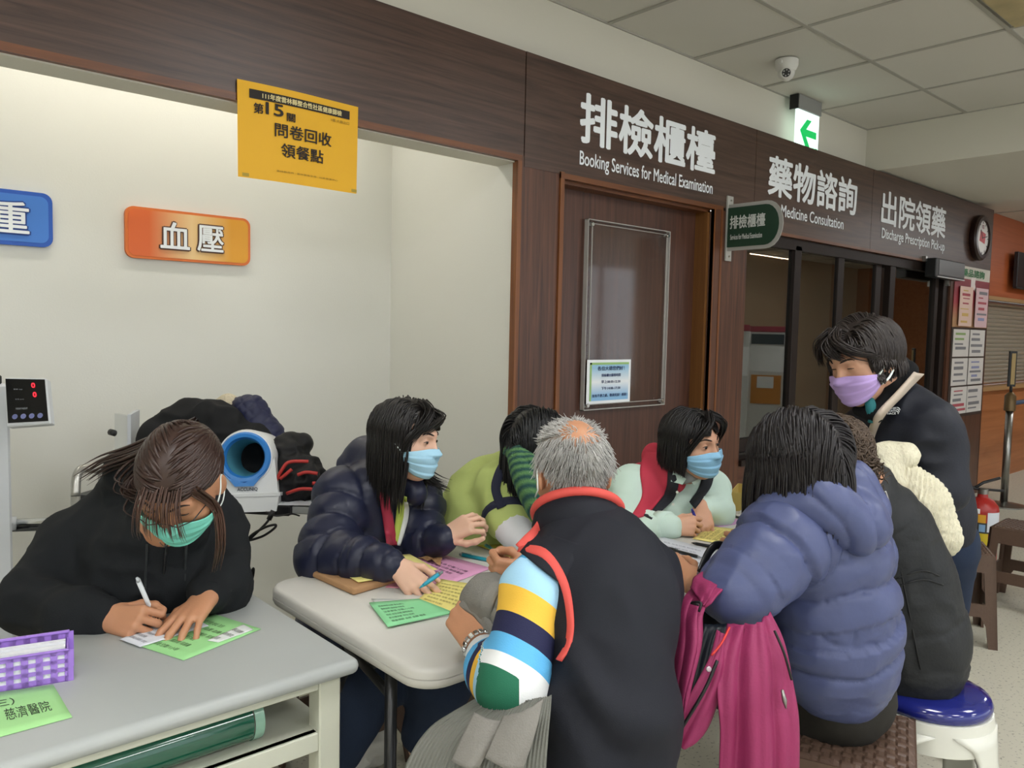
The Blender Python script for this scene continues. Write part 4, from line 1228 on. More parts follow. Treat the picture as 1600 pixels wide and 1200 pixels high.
    build_locks('swept_ends', lock_mesh(g, 34, .012, .0035, 10), hm, hb)
    # jeans and shoes under the table
    JN = fabric('dark_jeans', '#1e2a3f', .85, .25, 500)
    B = Blob()
    B.chain([(J['pelvis'] + (.05, -.1, 0), .10), (J['knL'], .072), (J['knL'] + (J['anL'] - J['knL']) * .75, .062)], .04)
    B.chain([(J['pelvis'] + (-.05, -.1, 0), .10), (J['knR'], .072), (J['knR'] + (J['anR'] - J['knR']) * .9, .06)], .04)
    garment('jeans', B, .012, JN, t, wr=.004)
    for k in 'LR':
        a = J['an' + k]; a = np.array((a[0], a[1], .06)); f = N_((.1, -1, 0))
        B = Blob().cap(a, a + f * .14 - (0, 0, .015), .045, .036, k=.02).cap(a, a + (0, .03, 0), .045, .04, k=.02).cap(a, a + (0, 0, .06), .04, .036, k=.02)
        garment('shoe', B, .008, mat('black_shoe', '#0e0e10', .5), t, wr=0)

def bob_keep(w=.070, fy=.055, z=.03):
    def keep(q):
        m = (q[:, 1] > .02) & (q[:, 2] < z)
        q[m, 0] = np.copysign(np.maximum(np.abs(q[m, 0]), w), q[m, 0]); q[m, 1] = np.minimum(q[m, 1], fy)
        return q
    return keep
def part_flow(x0=0., fwd=.15, back=-.45, up=0.):
    return lambda p: np.stack([np.sign(p[:, 0] - x0) * .8, np.where(p[:, 1] > .05, fwd, back), 0 * p[:, 0] + up], 1)

# ---------------- person in the lime shirt and green scarf
LIME = fabric('lime_polo', '#b9c878', .8, .12, 500)
def build_p3():
    J = dict(pelvis=at(735, 960, 2.8), chest=at(765, 800, 2.78), neck=at(815, 742, 2.7), shR=at(782, 755, 2.62), elR=at(800, 835, 2.5), wrR=at(885, 868, 2.45),
             shL=at(850, 765, 2.85), elL=at(880, 850, 2.75), wrL=at(930, 850, 2.6))
    t = person(J['pelvis'], 'person in lime shirt and green knit scarf, face hidden behind the grey-haired man')
    H = Head(at(838, 694, 2.58), cdir(.72, -.38, -.55), cdir(.2, .92, -.1), 1.04)
    inner(J, H, [], t, SKIN)
    NV2 = mat('navy_trim', '#1a1e36', .8)
    B = Blob(); fl = cdir(.75, 0, .65)
    B.chain([cp(805, 745, 2.72, 46), cp(770, 790, 2.76, 78), cp(742, 850, 2.8, 84), cp(735, 960, 2.8, 84)], .05, fl, .85)
    B.chain([cp(800, 752, 2.64, 34), cp(782, 762, 2.62, 38), cp(792, 808, 2.53, 36)], .03, tag=2)
    B.chain([cp(840, 760, 2.8, 34), cp(862, 800, 2.78, 34)], .03, tag=2)
    garment('polo_shirt', B, .009, LIME, t, wr=.007, wsc=8, seed=11)
    # white undersleeve, navy cuff and the navy stripe over the shoulder
    MB().tube(spline([at(795, 812, 2.52), at(806, 832, 2.49), at(850, 862, 2.47), at(890, 868, 2.45)], 12), [.062, .062, .062, .06, .058, .056, .054, .05, .048, .046, .044, .042, .04], 16).build('undersleeve', fabric('white_sleeve', '#dedfe2', .8), t, True)
    d = N_(at(792, 808, 2.53) - at(782, 762, 2.62)); a = at(792, 806, 2.53)
    MB().tube([a - d * .012, a + d * .012], [.081, .081], 22).build('sleeve_band', NV2, t, True)
    patch('shoulder_stripe', B, [(788, 712), (774, 738), (768, 765), (778, 796)], [(800, 716), (787, 742), (781, 766), (791, 790)], NV2, t, .010)
    SCF = mat('green_scarf', '#2f5b49', .9, bump=.9, bscale=170); nt = SCF.node_tree
    wv = nt.nodes.new('ShaderNodeTexWave'); wv.inputs['Scale'].default_value = 16; wv.inputs['Distortion'].default_value = 1.5; wv.bands_direction = 'DIAGONAL'
    cr_ = nt.nodes.new('ShaderNodeValToRGB'); cr_.color_ramp.elements[0].color = (*lin('#1c4a48'), 1); cr_.color_ramp.elements[1].color = (*lin('#5e8a55'), 1)
    tc_ = nt.nodes.new('ShaderNodeTexCoord'); nt.links.new(tc_.outputs['Object'], wv.inputs['Vector']); nt.links.new(wv.outputs['Fac'], cr_.inputs[0]); nt.links.new(cr_.outputs[0], nt.nodes['Principled BSDF'].inputs['Base Color'])
    c1 = spline([at(808, 706, 2.50), at(822, 745, 2.44), at(842, 790, 2.42), at(862, 832, 2.42)], 14)
    sc_ = MB().tube(c1, [.035 + .012 * math.sin(math.pi * k / 14) for k in range(15)], 14)
    sc_.tube(spline([at(800, 704, 2.55), at(830, 726, 2.45), at(868, 735, 2.5)], 10), .034, 12)
    sc_.build('scarf', SCF, t, True)
    hc = '#0f0f11'
    hair(H, t, hc, 1900, lambda p: np.full(len(p), .19), part_flow(.0, .3, -.5), .18, .0036, 21, lambda p: p[:, 2] > -.05, .06, .55)

# ---------------- grey-haired man, back to the camera
def stripe_mat():
    m = mat('rugby_stripes', '#ffffff', .8, bump=.15, bscale=500); nt = m.node_tree; b = nt.nodes['Principled BSDF']
    a = nt.nodes.new('ShaderNodeAttribute'); a.attribute_name = 's'
    mr = nt.nodes.new('ShaderNodeMapRange'); mr.inputs['From Min'].default_value = 0; mr.inputs['From Max'].default_value = .62
    nt.links.new(a.outputs['Fac'], mr.inputs[0])
    r = nt.nodes.new('ShaderNodeValToRGB'); r.color_ramp.interpolation = 'CONSTANT'; e = r.color_ramp.elements
    seq = [(0, '#55b0e2'), (.018, '#a9d8f4'), (.072, '#f3c145'), (.122, '#191c44'), (.166, '#5fb4e8'), (.204, '#eef0f0'), (.235, '#1c6a4e'), (.288, '#a8d8f2'), (.365, '#e9b73e'), (.386, '#1b1f48'), (.405, '#55aee4'), (.44, '#eef2f4')]
    e[0].position = 0; e[0].color = (*lin(seq[0][1]), 1); e[1].position = seq[1][0] / .62; e[1].color = (*lin(seq[1][1]), 1)
    for p, c in seq[2:]:
        q = e.new(p / .62); q.color = (*lin(c), 1)
    nt.links.new(mr.outputs[0], r.inputs[0]); nt.links.new(r.outputs[0], b.inputs['Base Color'])
    return m
def build_p4():
    J = dict(pelvis=at(960, 1300, 1.5), chest=at(940, 930, 1.62), neck=at(905, 800, 1.70), shL=at(845, 890, 1.6), elL=at(800, 1075, 1.46), wrL=at(748, 1008, 1.60),
             shR=at(1015, 880, 1.78), elR=at(960, 960, 1.95), wrR=at(832, 895, 2.0))
    t = person(J['pelvis'], 'grey-haired man in dark vest with coral piping and striped sleeves, back turned')
    H = Head(at(894, 731, 1.72), cdir(-.22, -.26, -.92), cdir(-.05, .95, -.26), .96)
    hl = hand_mesh(J['wrL'], cdir(-.45, .55, -.65), cdir(.6, .6, -.1), [(60, 70, 35), (65, 75, 35), (70, 75, 35), (70, 75, 35)],
                   dict(palm=cdir(.5, -.1, -.7), dirs=[(.7, .5, .5), (.8, .0, .6), (.6, -.3, .6)]), fore=J['wrL'] + (J['elL'] - J['wrL']) * .4, sc=1.05)
    hr = hand_mesh(J['wrR'], cdir(-.95, .05, .15), cdir(-.1, .8, .3), [(75, 80, 40)] * 4, dict(palm=cdir(0, -.6, -.7), dirs=[(.7, .35, .5), (.7, -.3, .6), (.3, -.7, .6)]), fore=J['wrR'] + (J['elR'] - J['wrR']) * .4, sc=1.02)
    inner(J, H, [hl, hr], t, SKIN2)
    VE = fabric('dark_vest', '#1b1d25', .75, .12, 500)
    CO = mat('coral_piping', '#d8524a', .7)
    B = Blob(); fl = cdir(-.5, 0, -.86)
    B.chain([cp(912, 832, 1.69, 58), cp(940, 880, 1.66, 86), cp(952, 940, 1.6, 104), cp(955, 1100, 1.5, 106), cp(955, 1260, 1.47, 112)], .05, fl, .85)
    B.chain([cp(905, 850, 1.67, 44), cp(858, 888, 1.6, 40)], .05); B.chain([cp(950, 850, 1.72, 46), cp(1018, 900, 1.72, 40), cp(1022, 960, 1.68, 34)], .05)
    def post(V, n):   # diagonal tension folds over the lower back
        q = at(950, 1080, 1.5); r_ = cdir(.75, .65, 0); d = (V - q) @ r_
        w = np.exp(-(((V - q) @ cdir(0, 1, 0)) / .16) ** 2)
        return V + n * (.014 * np.sin(d * 50 + 3 * vnoise(V, 7, 2)) * w * vnoise(V, 5, 9))[:, None]
    garment('vest', B, .0085, VE, t, wr=.006, wsc=7, seed=31, post=post)
    BV = B
    # collar: a stand ring open at the front, coral outside edge
    nk = at(903, 808, 1.70); ax = N_(cdir(-.05, .96, -.25)); rx = cdir(1, .02, 0); fz = np.cross(rx, ax)
    def ring(a, r, h): return nk + rx * math.sin(a) * r * 1.05 + fz * math.cos(a) * r * .95 + ax * h
    A = np.linspace(-2.5, 2.5, 30)
    sg = 1 if fz @ cdir(0, 0, 1) > 0 else -1
    rim = [ring(a if sg > 0 else math.pi - a, .088, .012 + .034 * math.cos(a)) for a in A]
    base = [ring(a, .098, -.045) if sg > 0 else ring(math.pi - a, .098, -.045) for a in A]
    co = MB().grid([[b_, (b_ + r_) / 2 + (r_ - nk) * .03, r_] for b_, r_ in zip(base, rim)]).build('collar', VE, t, True)
    co.modifiers.new('thickness', 'SOLIDIFY').thickness = .008
    rp = MB().tube(rim, .010, 10); rp.build('collar_piping', CO, co, True)
    # striped left sleeve
    B = Blob()
    B.chain([cp(848, 890, 1.59, 38), cp(836, 925, 1.56, 50), cp(800, 1072, 1.46, 52)], .03, tag=1)
    B.chain([cp(800, 1072, 1.46, 52), cp(775, 1048, 1.53, 44), cp(760, 1024, 1.585, 31)], .03, tag=1, s0=.305)
    garment('striped_sleeve', B, .0062, stripe_mat(), t, wr=.004, wsc=9, seed=33, attrs=True, tilt=(at(820, 1000, 1.5), cdir(1, 0, 0), -.28))
    U = Blob(); U.pr = BV.pr + B.pr
    patch('vest_shoulder', U, [(838, 828), (826, 845), (812, 862)], [(905, 850), (895, 880), (880, 915)], VE, t, .010)
    patch('armhole_piping', U, [(808, 862), (846, 872), (874, 912), (885, 965), (882, 1005), (868, 1030)], [(812, 850), (854, 858), (886, 905), (897, 965), (893, 1008), (878, 1034)], CO, t, .013, nu=6, nv=26)
    patch('collar_edge', U, [(850, 800), (832, 826), (806, 852)], [(862, 804), (845, 830), (818, 862)], CO, t, .014, nu=6)
    B = Blob().chain([cp(1000, 900, 1.8, 34), cp(960, 960, 1.95, 34), cp(880, 908, 2.0, 26), cp(845, 897, 2.0, 22)], .03, tag=1)
    garment('right_sleeve', B, .009, MATS['rugby_stripes'], t, wr=.003, attrs=True)
    # wristwatch
    wt = MB(); d = N_(J['elL'] - J['wrL']); c = J['wrL'] + d * .004
    u = N_(np.cross(d, (0, 0, 1))); v = np.cross(d, u)
    for k in range(20):
        a = 2 * math.pi * k / 20; p = c + u * math.cos(a) * .034 + v * math.sin(a) * .033
        wt.box((-.0055, -.0045, -.0025), (.0055, .0045, .0025), .001, frame(p, d, p - c))
    wt.build('watch_band', CHROME, t)
    # grey hair, thin on the crown
    hv = mat('hair_silver', '#b3b1ad', .6, noise=.3, nscale=40)
    rg = np.random.default_rng(5)
    C0 = np.array((0, -.012, .018)); R0 = np.array((.0745, .0935, .0885))
    d = rg.normal(size=(16000, 3)); d /= np.linalg.norm(d, axis=1, keepdims=True); p = C0 + d * R0
    p = p[(np.where(p[:, 1] > .03, p[:, 2] > .02, p[:, 2] > -.066))]
    bald = np.exp(-((p[:, 0] / .042) ** 2 + ((p[:, 1] + .06) / .055) ** 2 + ((p[:, 2] - .07) / .05) ** 2))
    ear = (np.abs(p[:, 0]) > .055) & (p[:, 1] > -.035) & (p[:, 2] < .005)
    p = p[(rg.uniform(size=len(p)) > bald * 1.3) & ~ear][:7000]
    nr = (p - C0) / R0 ** 2; nr /= np.linalg.norm(nr, axis=1, keepdims=True)
    fw = np.stack([np.sign(p[:, 0]) * .25, np.where(p[:, 2] > .06, .35, .0), np.where(p[:, 2] > .06, .0, -1)], 1)
    L = np.where(p[:, 2] < -.01, .009, .019)[:, None] * rg.uniform(.6, 1.2, (len(p), 1))
    dr = nr * .42 + fw * .85 + rg.normal(size=p.shape) * .22
    P = np.stack([p - nr * .002, p + dr * L * .5, p + (dr + fw * .5) * L * .95], 1)
    R = np.stack([np.full(len(p), .0013), np.full(len(p), .0011), np.full(len(p), .0004)], 1)
    V, F = strand_mesh(H.w(P.reshape(-1, 3)).reshape(P.shape), R, 3)
    hb = link('hair', vf_mesh('hair', V, F), hv, t)
    # stubble-grey scalp under it
    nu, nv = 30, 24; th = math.pi * np.arange(nv + 1) / nv; phi = 2 * math.pi * np.arange(nu) / nu
    Q = C0 + R0 * 1.008 * np.stack([np.sin(th)[None] * np.cos(phi)[:, None], np.sin(th)[None] * np.sin(phi)[:, None], np.cos(th)[None] + 0 * phi[:, None]], -1)
    q = Q.reshape(-1, 3)
    ok = np.where(q[:, 1] > .03, q[:, 2] > .03, q[:, 2] > -.06) & ~((q[:, 0] / .045) ** 2 + ((q[:, 1] + .06) / .055) ** 2 + ((q[:, 2] - .07) / .05) ** 2 < 1) & ~((np.abs(q[:, 0]) > .055) & (q[:, 1] > -.035) & (q[:, 2] < .01)); ok = ok.reshape(nu, nv + 1)
    fs = [(i * (nv + 1) + j, i * (nv + 1) + j + 1, ((i + 1) % nu) * (nv + 1) + j + 1, ((i + 1) % nu) * (nv + 1) + j) for i in range(nu) for j in range(nv) if ok[i, j] and ok[i, j + 1] and ok[(i + 1) % nu, j] and ok[(i + 1) % nu, j + 1]]
    me = vf_mesh('hair_base', H.w(q), fs); link('hair_base', me, mat('hair_base', '#9a8f86', .7), hb)
    # mask loop behind the left ear
    MB().tube(H.w(np.array([(-.082, .03, -.06), (-.086, -.01, -.05), (-.088, -.02, -.02), (-.082, .0, .01)])), .0018, 6).build('mask_loop', mat('mask_strap', '#e6eef2', .7), t, True)
    MB().grid([[H.w((-.066 + .01 * i, .045 + .02 * i, -.04 - .05 * j)) for j in range(3)] for i in range(3)]).build('face_mask', mat('mask_side', '#9fd6d2', .7), t, True)

# ---------------- woman in the red vest facing the camera
def build_p5():
    J = dict(pelvis=at(1010, 930, 3.15), chest=at(1030, 800, 3.08), neck=at(1068, 738, 3.0), shR=at(990, 752, 3.0), elR=at(985, 822, 2.9), wrR=at(1046, 824, 2.78),
             shL=at(1108, 752, 3.12), elL=at(1130, 800, 2.98), wrL=at(1096, 790, 2.90))
    t = person(J['pelvis'], 'person in red vest over mint shirt, blue mask, writing by the wood door')
    H = Head(at(1080, 688, 2.90), cdir(.62, -.12, .74), cdir(-.06, .99, .12), 1.06)
    hr = hand_mesh(J['wrR'], cdir(.97, .08, .1), cdir(0, .8, -.4), [(45, 60, 30), (55, 70, 35), (62, 70, 35), (65, 70, 35)],
                   dict(palm=cdir(.1, -.5, -.8), dirs=[(.8, .45, .4), (.95, .1, .3), (.95, -.2, .2)]), fore=J['wrR'] + (J['elR'] - J['wrR']) * .4)
    hl = hand_mesh(J['wrL'], cdir(.02, -.85, .45), cdir(-.95, .0, -.1), [(15, 20, 10), (18, 22, 10), (22, 22, 10), (25, 22, 10)],
                   dict(palm=cdir(0, -.45, -.85), dirs=[(.7, .6, .3), (.9, .2, .3), (.95, .0, .2)]), spread=(.05, .01, -.03, -.07), fore=J['wrL'] + (J['elL'] - J['wrL']) * .5)
    inner(J, H, [hr, hl], t, SKIN)
    add_eyes(H, t, 1.0)
    add_mask(H, t, '#93c8ea', '#f2f5f7', spread=70)
    MI = fabric('mint_shirt', '#cfe6da', .75, .1, 500)
    B = Blob(); fl = cdir(.5, 0, .85)
    B.chain([cp(1062, 755, 3.03, 36), cp(1045, 790, 3.06, 62), cp(1030, 850, 3.1, 66), cp(1010, 930, 3.15, 70)], .05, fl, .75)
    B.chain([cp(1030, 760, 3.04, 36), cp(990, 765, 3.0, 36), cp(978, 815, 2.9, 32), cp(1005, 828, 2.84, 28), cp(1044, 825, 2.785, 23)], .03)
    B.chain([cp(1090, 760, 3.08, 30), cp(1110, 765, 3.1, 30), cp(1122, 800, 2.99, 24), cp(1100, 795, 2.925, 20)], .03)
    garment('shirt', B, .0085, MI, t, wr=.005, wsc=9, seed=41)
    BS = B
    d = N_(J['elR'] - J['wrR']); MB().tube([J['wrR'] + d * .0, J['wrR'] + d * .045], [.056, .058], 18).build('cuff', MI, t, True)
    RV = fabric('red_vest', '#c03a4e', .7, .1, 400); BL = fabric('vest_lining', '#2b2d33', .8)
    B = Blob()
    B.chain([cp(1046, 752, 3.05, 36), cp(1018, 790, 3.06, 48), cp(1002, 850, 3.12, 56), cp(990, 930, 3.2, 58)], .04, fl, .72)
    B.chain([cp(1045, 745, 3.06, 30), cp(1005, 752, 3.02, 30)], .03)
    B.chain([cp(1022, 712, 3.08, 20), cp(1045, 728, 3.0, 22), cp(1056, 755, 2.93, 16)], .02)
    B.cap(at(1090, 780, 2.6), at(1060, 880, 2.7), .12, .12, k=.02, op=-1)
    garment('vest', B, .008, RV, t, wr=.004, seed=42)
    U = Blob(); U.pr = BS.pr + [p for p in B.pr if p['op'] > 0]
    patch('vest_front', U, [(1008, 705), (1000, 735), (1003, 775), (984, 812)], [(1040, 705), (1046, 735), (1042, 765), (1012, 806)], RV, t, .014)
    patch('vest_facing', U, [(1040, 712), (1044, 742), (1038, 772), (1006, 806)], [(1052, 716), (1060, 745), (1052, 780), (1018, 812)], BL, t, .018)
    patch('vest_facing', U, [(1098, 742), (1092, 762), (1078, 785)], [(1116, 742), (1108, 765), (1086, 795)], BL, t, .016)
    MB().tube(spline([at(1066, 725, 2.95), at(1074, 742, 2.91), at(1078, 752, 2.905)], 6), .036, 12).build('turtleneck', mat('grey_knit', '#8e9290', .9), t, True)
    for pts in ([at(1052, 735, 2.90), at(1048, 752, 2.885), at(1066, 757, 2.87), at(1072, 748, 2.875)], [at(1078, 750, 2.875), at(1084, 758, 2.875), at(1096, 748, 2.90), at(1092, 738, 2.92)]):
        m_ = MB().prism(pts, cdir(0, 0, 1) * .004); m_.build('collar', MI, t)
    for y in (769, 788):
        MB().lathe([(.005, 0), (.005, .002)], 10, frame(at(1058 - (y - 769) * .35, y, 2.862), cdir(1, 0, 0), cdir(.2, .1, 1))).build('button', mat('button', '#d7ddcf', .4), t)
    hc = '#131011'
    hb = hair(H, t, hc, 2300, lambda p: np.clip(.06 + (p[:, 2] + .05) * .75, .05, .15), part_flow(-.012, .1, -.35), .13, .0030, 51,
              lambda p: np.where(p[:, 1] > .045, p[:, 2] > .052, p[:, 2] > -.05), .05, .6, keep=bob_keep(.072, .045, .035))
    g = [[H.w((-.01, .06, .10)), H.w((.035, .10, .075)), H.w((.072, .085, .03)), H.w((.084, .045, -.03)), H.w((.082, .045, -.06))],
         [H.w((-.015, .06, .10)), H.w((-.045, .092, .075)), H.w((-.078, .07, .03)), H.w((-.086, .035, -.03)), H.w((-.084, .03, -.075))]]
    build_locks('fringe', lock_mesh(g, 34, .006, .003, 52), MATS['hair_' + hc], hb)

# ---------------- person in the blue puffer with a hood
def build_p6():
    J = dict(pelvis=at(1312, 1070, 2.0), chest=at(1290, 900, 1.95), neck=at(1255, 790, 1.88), shL=at(1220, 835, 1.82), elL=at(1130, 925, 1.72), wrL=at(1082, 912, 1.88),
             shR=at(1345, 850, 2.05), elR=at(1300, 900, 2.2), wrR=at(1200, 870, 2.3), knL=at(1240, 1135, 2.15), anL=at(1205, 1290, 2.3))
    t = person(J['pelvis'], 'person in blue hooded puffer jacket seated with back turned, dark bob hair')
    H = Head(at(1246, 722, 1.86), cdir(-.55, -.36, -.70), cdir(-.12, .93, -.22), 1.08)
    hl = hand_mesh(J['wrL'], cdir(-.5, .35, -.7), cdir(.5, .6, -.3), [(50, 60, 30)] * 4, dict(palm=cdir(.3, -.6, -.6), dirs=[(.7, .5, .4), (.9, .1, .4), (.8, -.1, .4)]), fore=J['wrL'] + (J['elL'] - J['wrL']) * .4)
    inner(J, H, [hl], t, SKIN2)
    BLU = mat('blue_puffer', '#4b5379', .42, noise=.05, bump=.06, bscale=70, spec=.4)
    B = Blob(); fl = cdir(-.5, 0, -.86)
    B.chain([cp(1262, 800, 1.92, 62), cp(1290, 850, 1.92, 92), cp(1305, 960, 1.93, 96), cp(1310, 1020, 1.95, 92), cp(1318, 1052, 1.97, 82)], .05, fl, .88, tag=1)
    B.chain([cp(1258, 826, 1.87, 58), cp(1222, 850, 1.81, 66), cp(1186, 890, 1.77, 60), cp(1150, 924, 1.74, 50), cp(1122, 912, 1.86, 34)], .035, tag=2)
    B.chain([cp(1330, 830, 1.98, 52), cp(1352, 862, 2.04, 42), cp(1330, 930, 2.1, 38)], .035, tag=1)
    def post(V, n): return V
    garment('puffer_jacket', B, .0066, BLU, t, {1: .088, 2: .070}, .020, .004, 9, 61)
    # hood lying on the back
    B = Blob()
    B.chain([cp(1205, 792, 1.82, 22), cp(1262, 768, 1.82, 34), cp(1318, 766, 1.90, 44), cp(1352, 800, 1.88, 36)], .04)
    B.chain([cp(1280, 775, 1.80, 34), cp(1335, 815, 1.80, 40), cp(1362, 822, 1.82, 26)], .04)
    B.chain([cp(1235, 800, 1.80, 26), cp(1290, 790, 1.78, 34), cp(1350, 830, 1.80, 26)], .04)
    def hp(V, n):
        c = at(1235, 840, 1.8); r_ = np.linalg.norm(V - c, axis=1)
        q = np.abs(np.sin(math.pi * r_ / .062)) ** .38
        return V + n * (.013 * (q - .8))[:, None]
    garment('hood', B, .0062, BLU, t, wr=.004, seed=62, post=hp)
    seam = [at(1218, 800, 1.755), at(1262, 818, 1.75), at(1275, 860, 1.755), at(1280, 910, 1.77), at(1283, 990, 1.78)]
    TR = fabric('olive_trousers', '#2c2a26', .85)
    B = Blob()
    B.chain([cp(1312, 1085, 2.0, 72), cp(1235, 1130, 2.15, 55), cp(1205, 1290, 2.3, 50)], .05); B.cap(cp(1325, 1085, 2.04, 70)[0], cp(1280, 1120, 2.3, 60)[0], .11, .09, k=.05)
    garment('trousers', B, .011, TR, t, wr=.004, seed=63)
    hc = '#171214'
    hair(H, t, hc, 3400, lambda p: np.full(len(p), .165), part_flow(.0, .3, -.5), .20, .0032, 64, lambda p: p[:, 2] > -.055, .025, .55, rough=.42)

# ---------------- person in the black padded coat on the blue stool
def build_p7():
    J = dict(pelvis=at(1425, 1040, 2.32), chest=at(1400, 880, 2.3), neck=at(1350, 750, 2.2), shL=at(1330, 800, 2.1), elL=at(1260, 880, 2.2), wrL=at(1190, 860, 2.25),
             shR=at(1420, 800, 2.4), elR=at(1400, 880, 2.6), wrR=at(1300, 850, 2.6), knL=at(1330, 1040, 2.5), anL=at(1330, 1190, 2.5))
    t = person(J['pelvis'], 'person in black padded coat with curly brown hair on the blue-topped stool')
    H = Head(at(1300, 716, 2.16), cdir(-.6, -.35, -.7), cdir(-.15, .95, -.2), .98)
    hl = hand_mesh(J['wrL'], cdir(-.8, .1, -.5), cdir(.2, .8, -.3), [(40, 50, 25)] * 4, dict(palm=cdir(.1, -.7, -.5), dirs=[(.7, .5, .4), (.9, .1, .4), (.9, -.1, .3)]), fore=J['wrL'] + (J['elL'] - J['wrL']) * .4)
    inner(J, H, [hl], t, SKIN2)
    BK = mat('black_coat', '#1e2022', .6, noise=.08, bump=.1, bscale=110, spec=.35)
    B = Blob(); fl = cdir(-.6, 0, -.8)
    B.chain([cp(1360, 770, 2.22, 46), cp(1385, 830, 2.26, 66), cp(1405, 900, 2.28, 76), cp(1418, 980, 2.3, 84), cp(1418, 1028, 2.3, 86)], .05, fl, .95, tag=1)
    B.chain([cp(1345, 790, 2.2, 50), cp(1325, 820, 2.12, 44), cp(1262, 885, 2.2, 36), cp(1200, 864, 2.25, 24)], .035, tag=2)
    garment('padded_coat', B, .0075, BK, t, {1: .13, 2: .1}, .006, .006, 9, 71)
    for pts in ([(1372, 770), (1398, 850), (1415, 930), (1438, 1046)], [(1398, 905), (1440, 892), (1468, 900)], [(1398, 918), (1440, 906), (1474, 914)]):
        lay('seam', B, pts, .0022, mat('seam_black', '#0c0d0e', .7), t, .001)
    B = Blob().chain([cp(1328, 760, 2.16, 20), cp(1362, 742, 2.2, 20), cp(1392, 772, 2.22, 18)], .03)
    garment('collar', B, .008, BK, t, wr=.004, seed=72)
    MB().tube([at(1375, 772, 2.10), at(1384, 768, 2.095), at(1388, 780, 2.09), at(1380, 783, 2.09)], .0025, 6).build('hook', STEEL, t, True)
    B = Blob().chain([cp(1420, 1030, 2.32, 80), cp(1330, 1050, 2.5, 52), cp(1330, 1180, 2.5, 42)], .05)
    garment('trousers', B, .011, fabric('brown_trousers', '#2b211a', .85), t, wr=.004, seed=73)
    hc = '#4a3b2e'
    hair(H, t, hc, 1300, lambda p: np.full(len(p), .14), part_flow(.0, .3, -.5, -.3), .14, .0032, 74, lambda p: p[:, 2] > -.055, .25, .15, wave=.75, rough=.6)

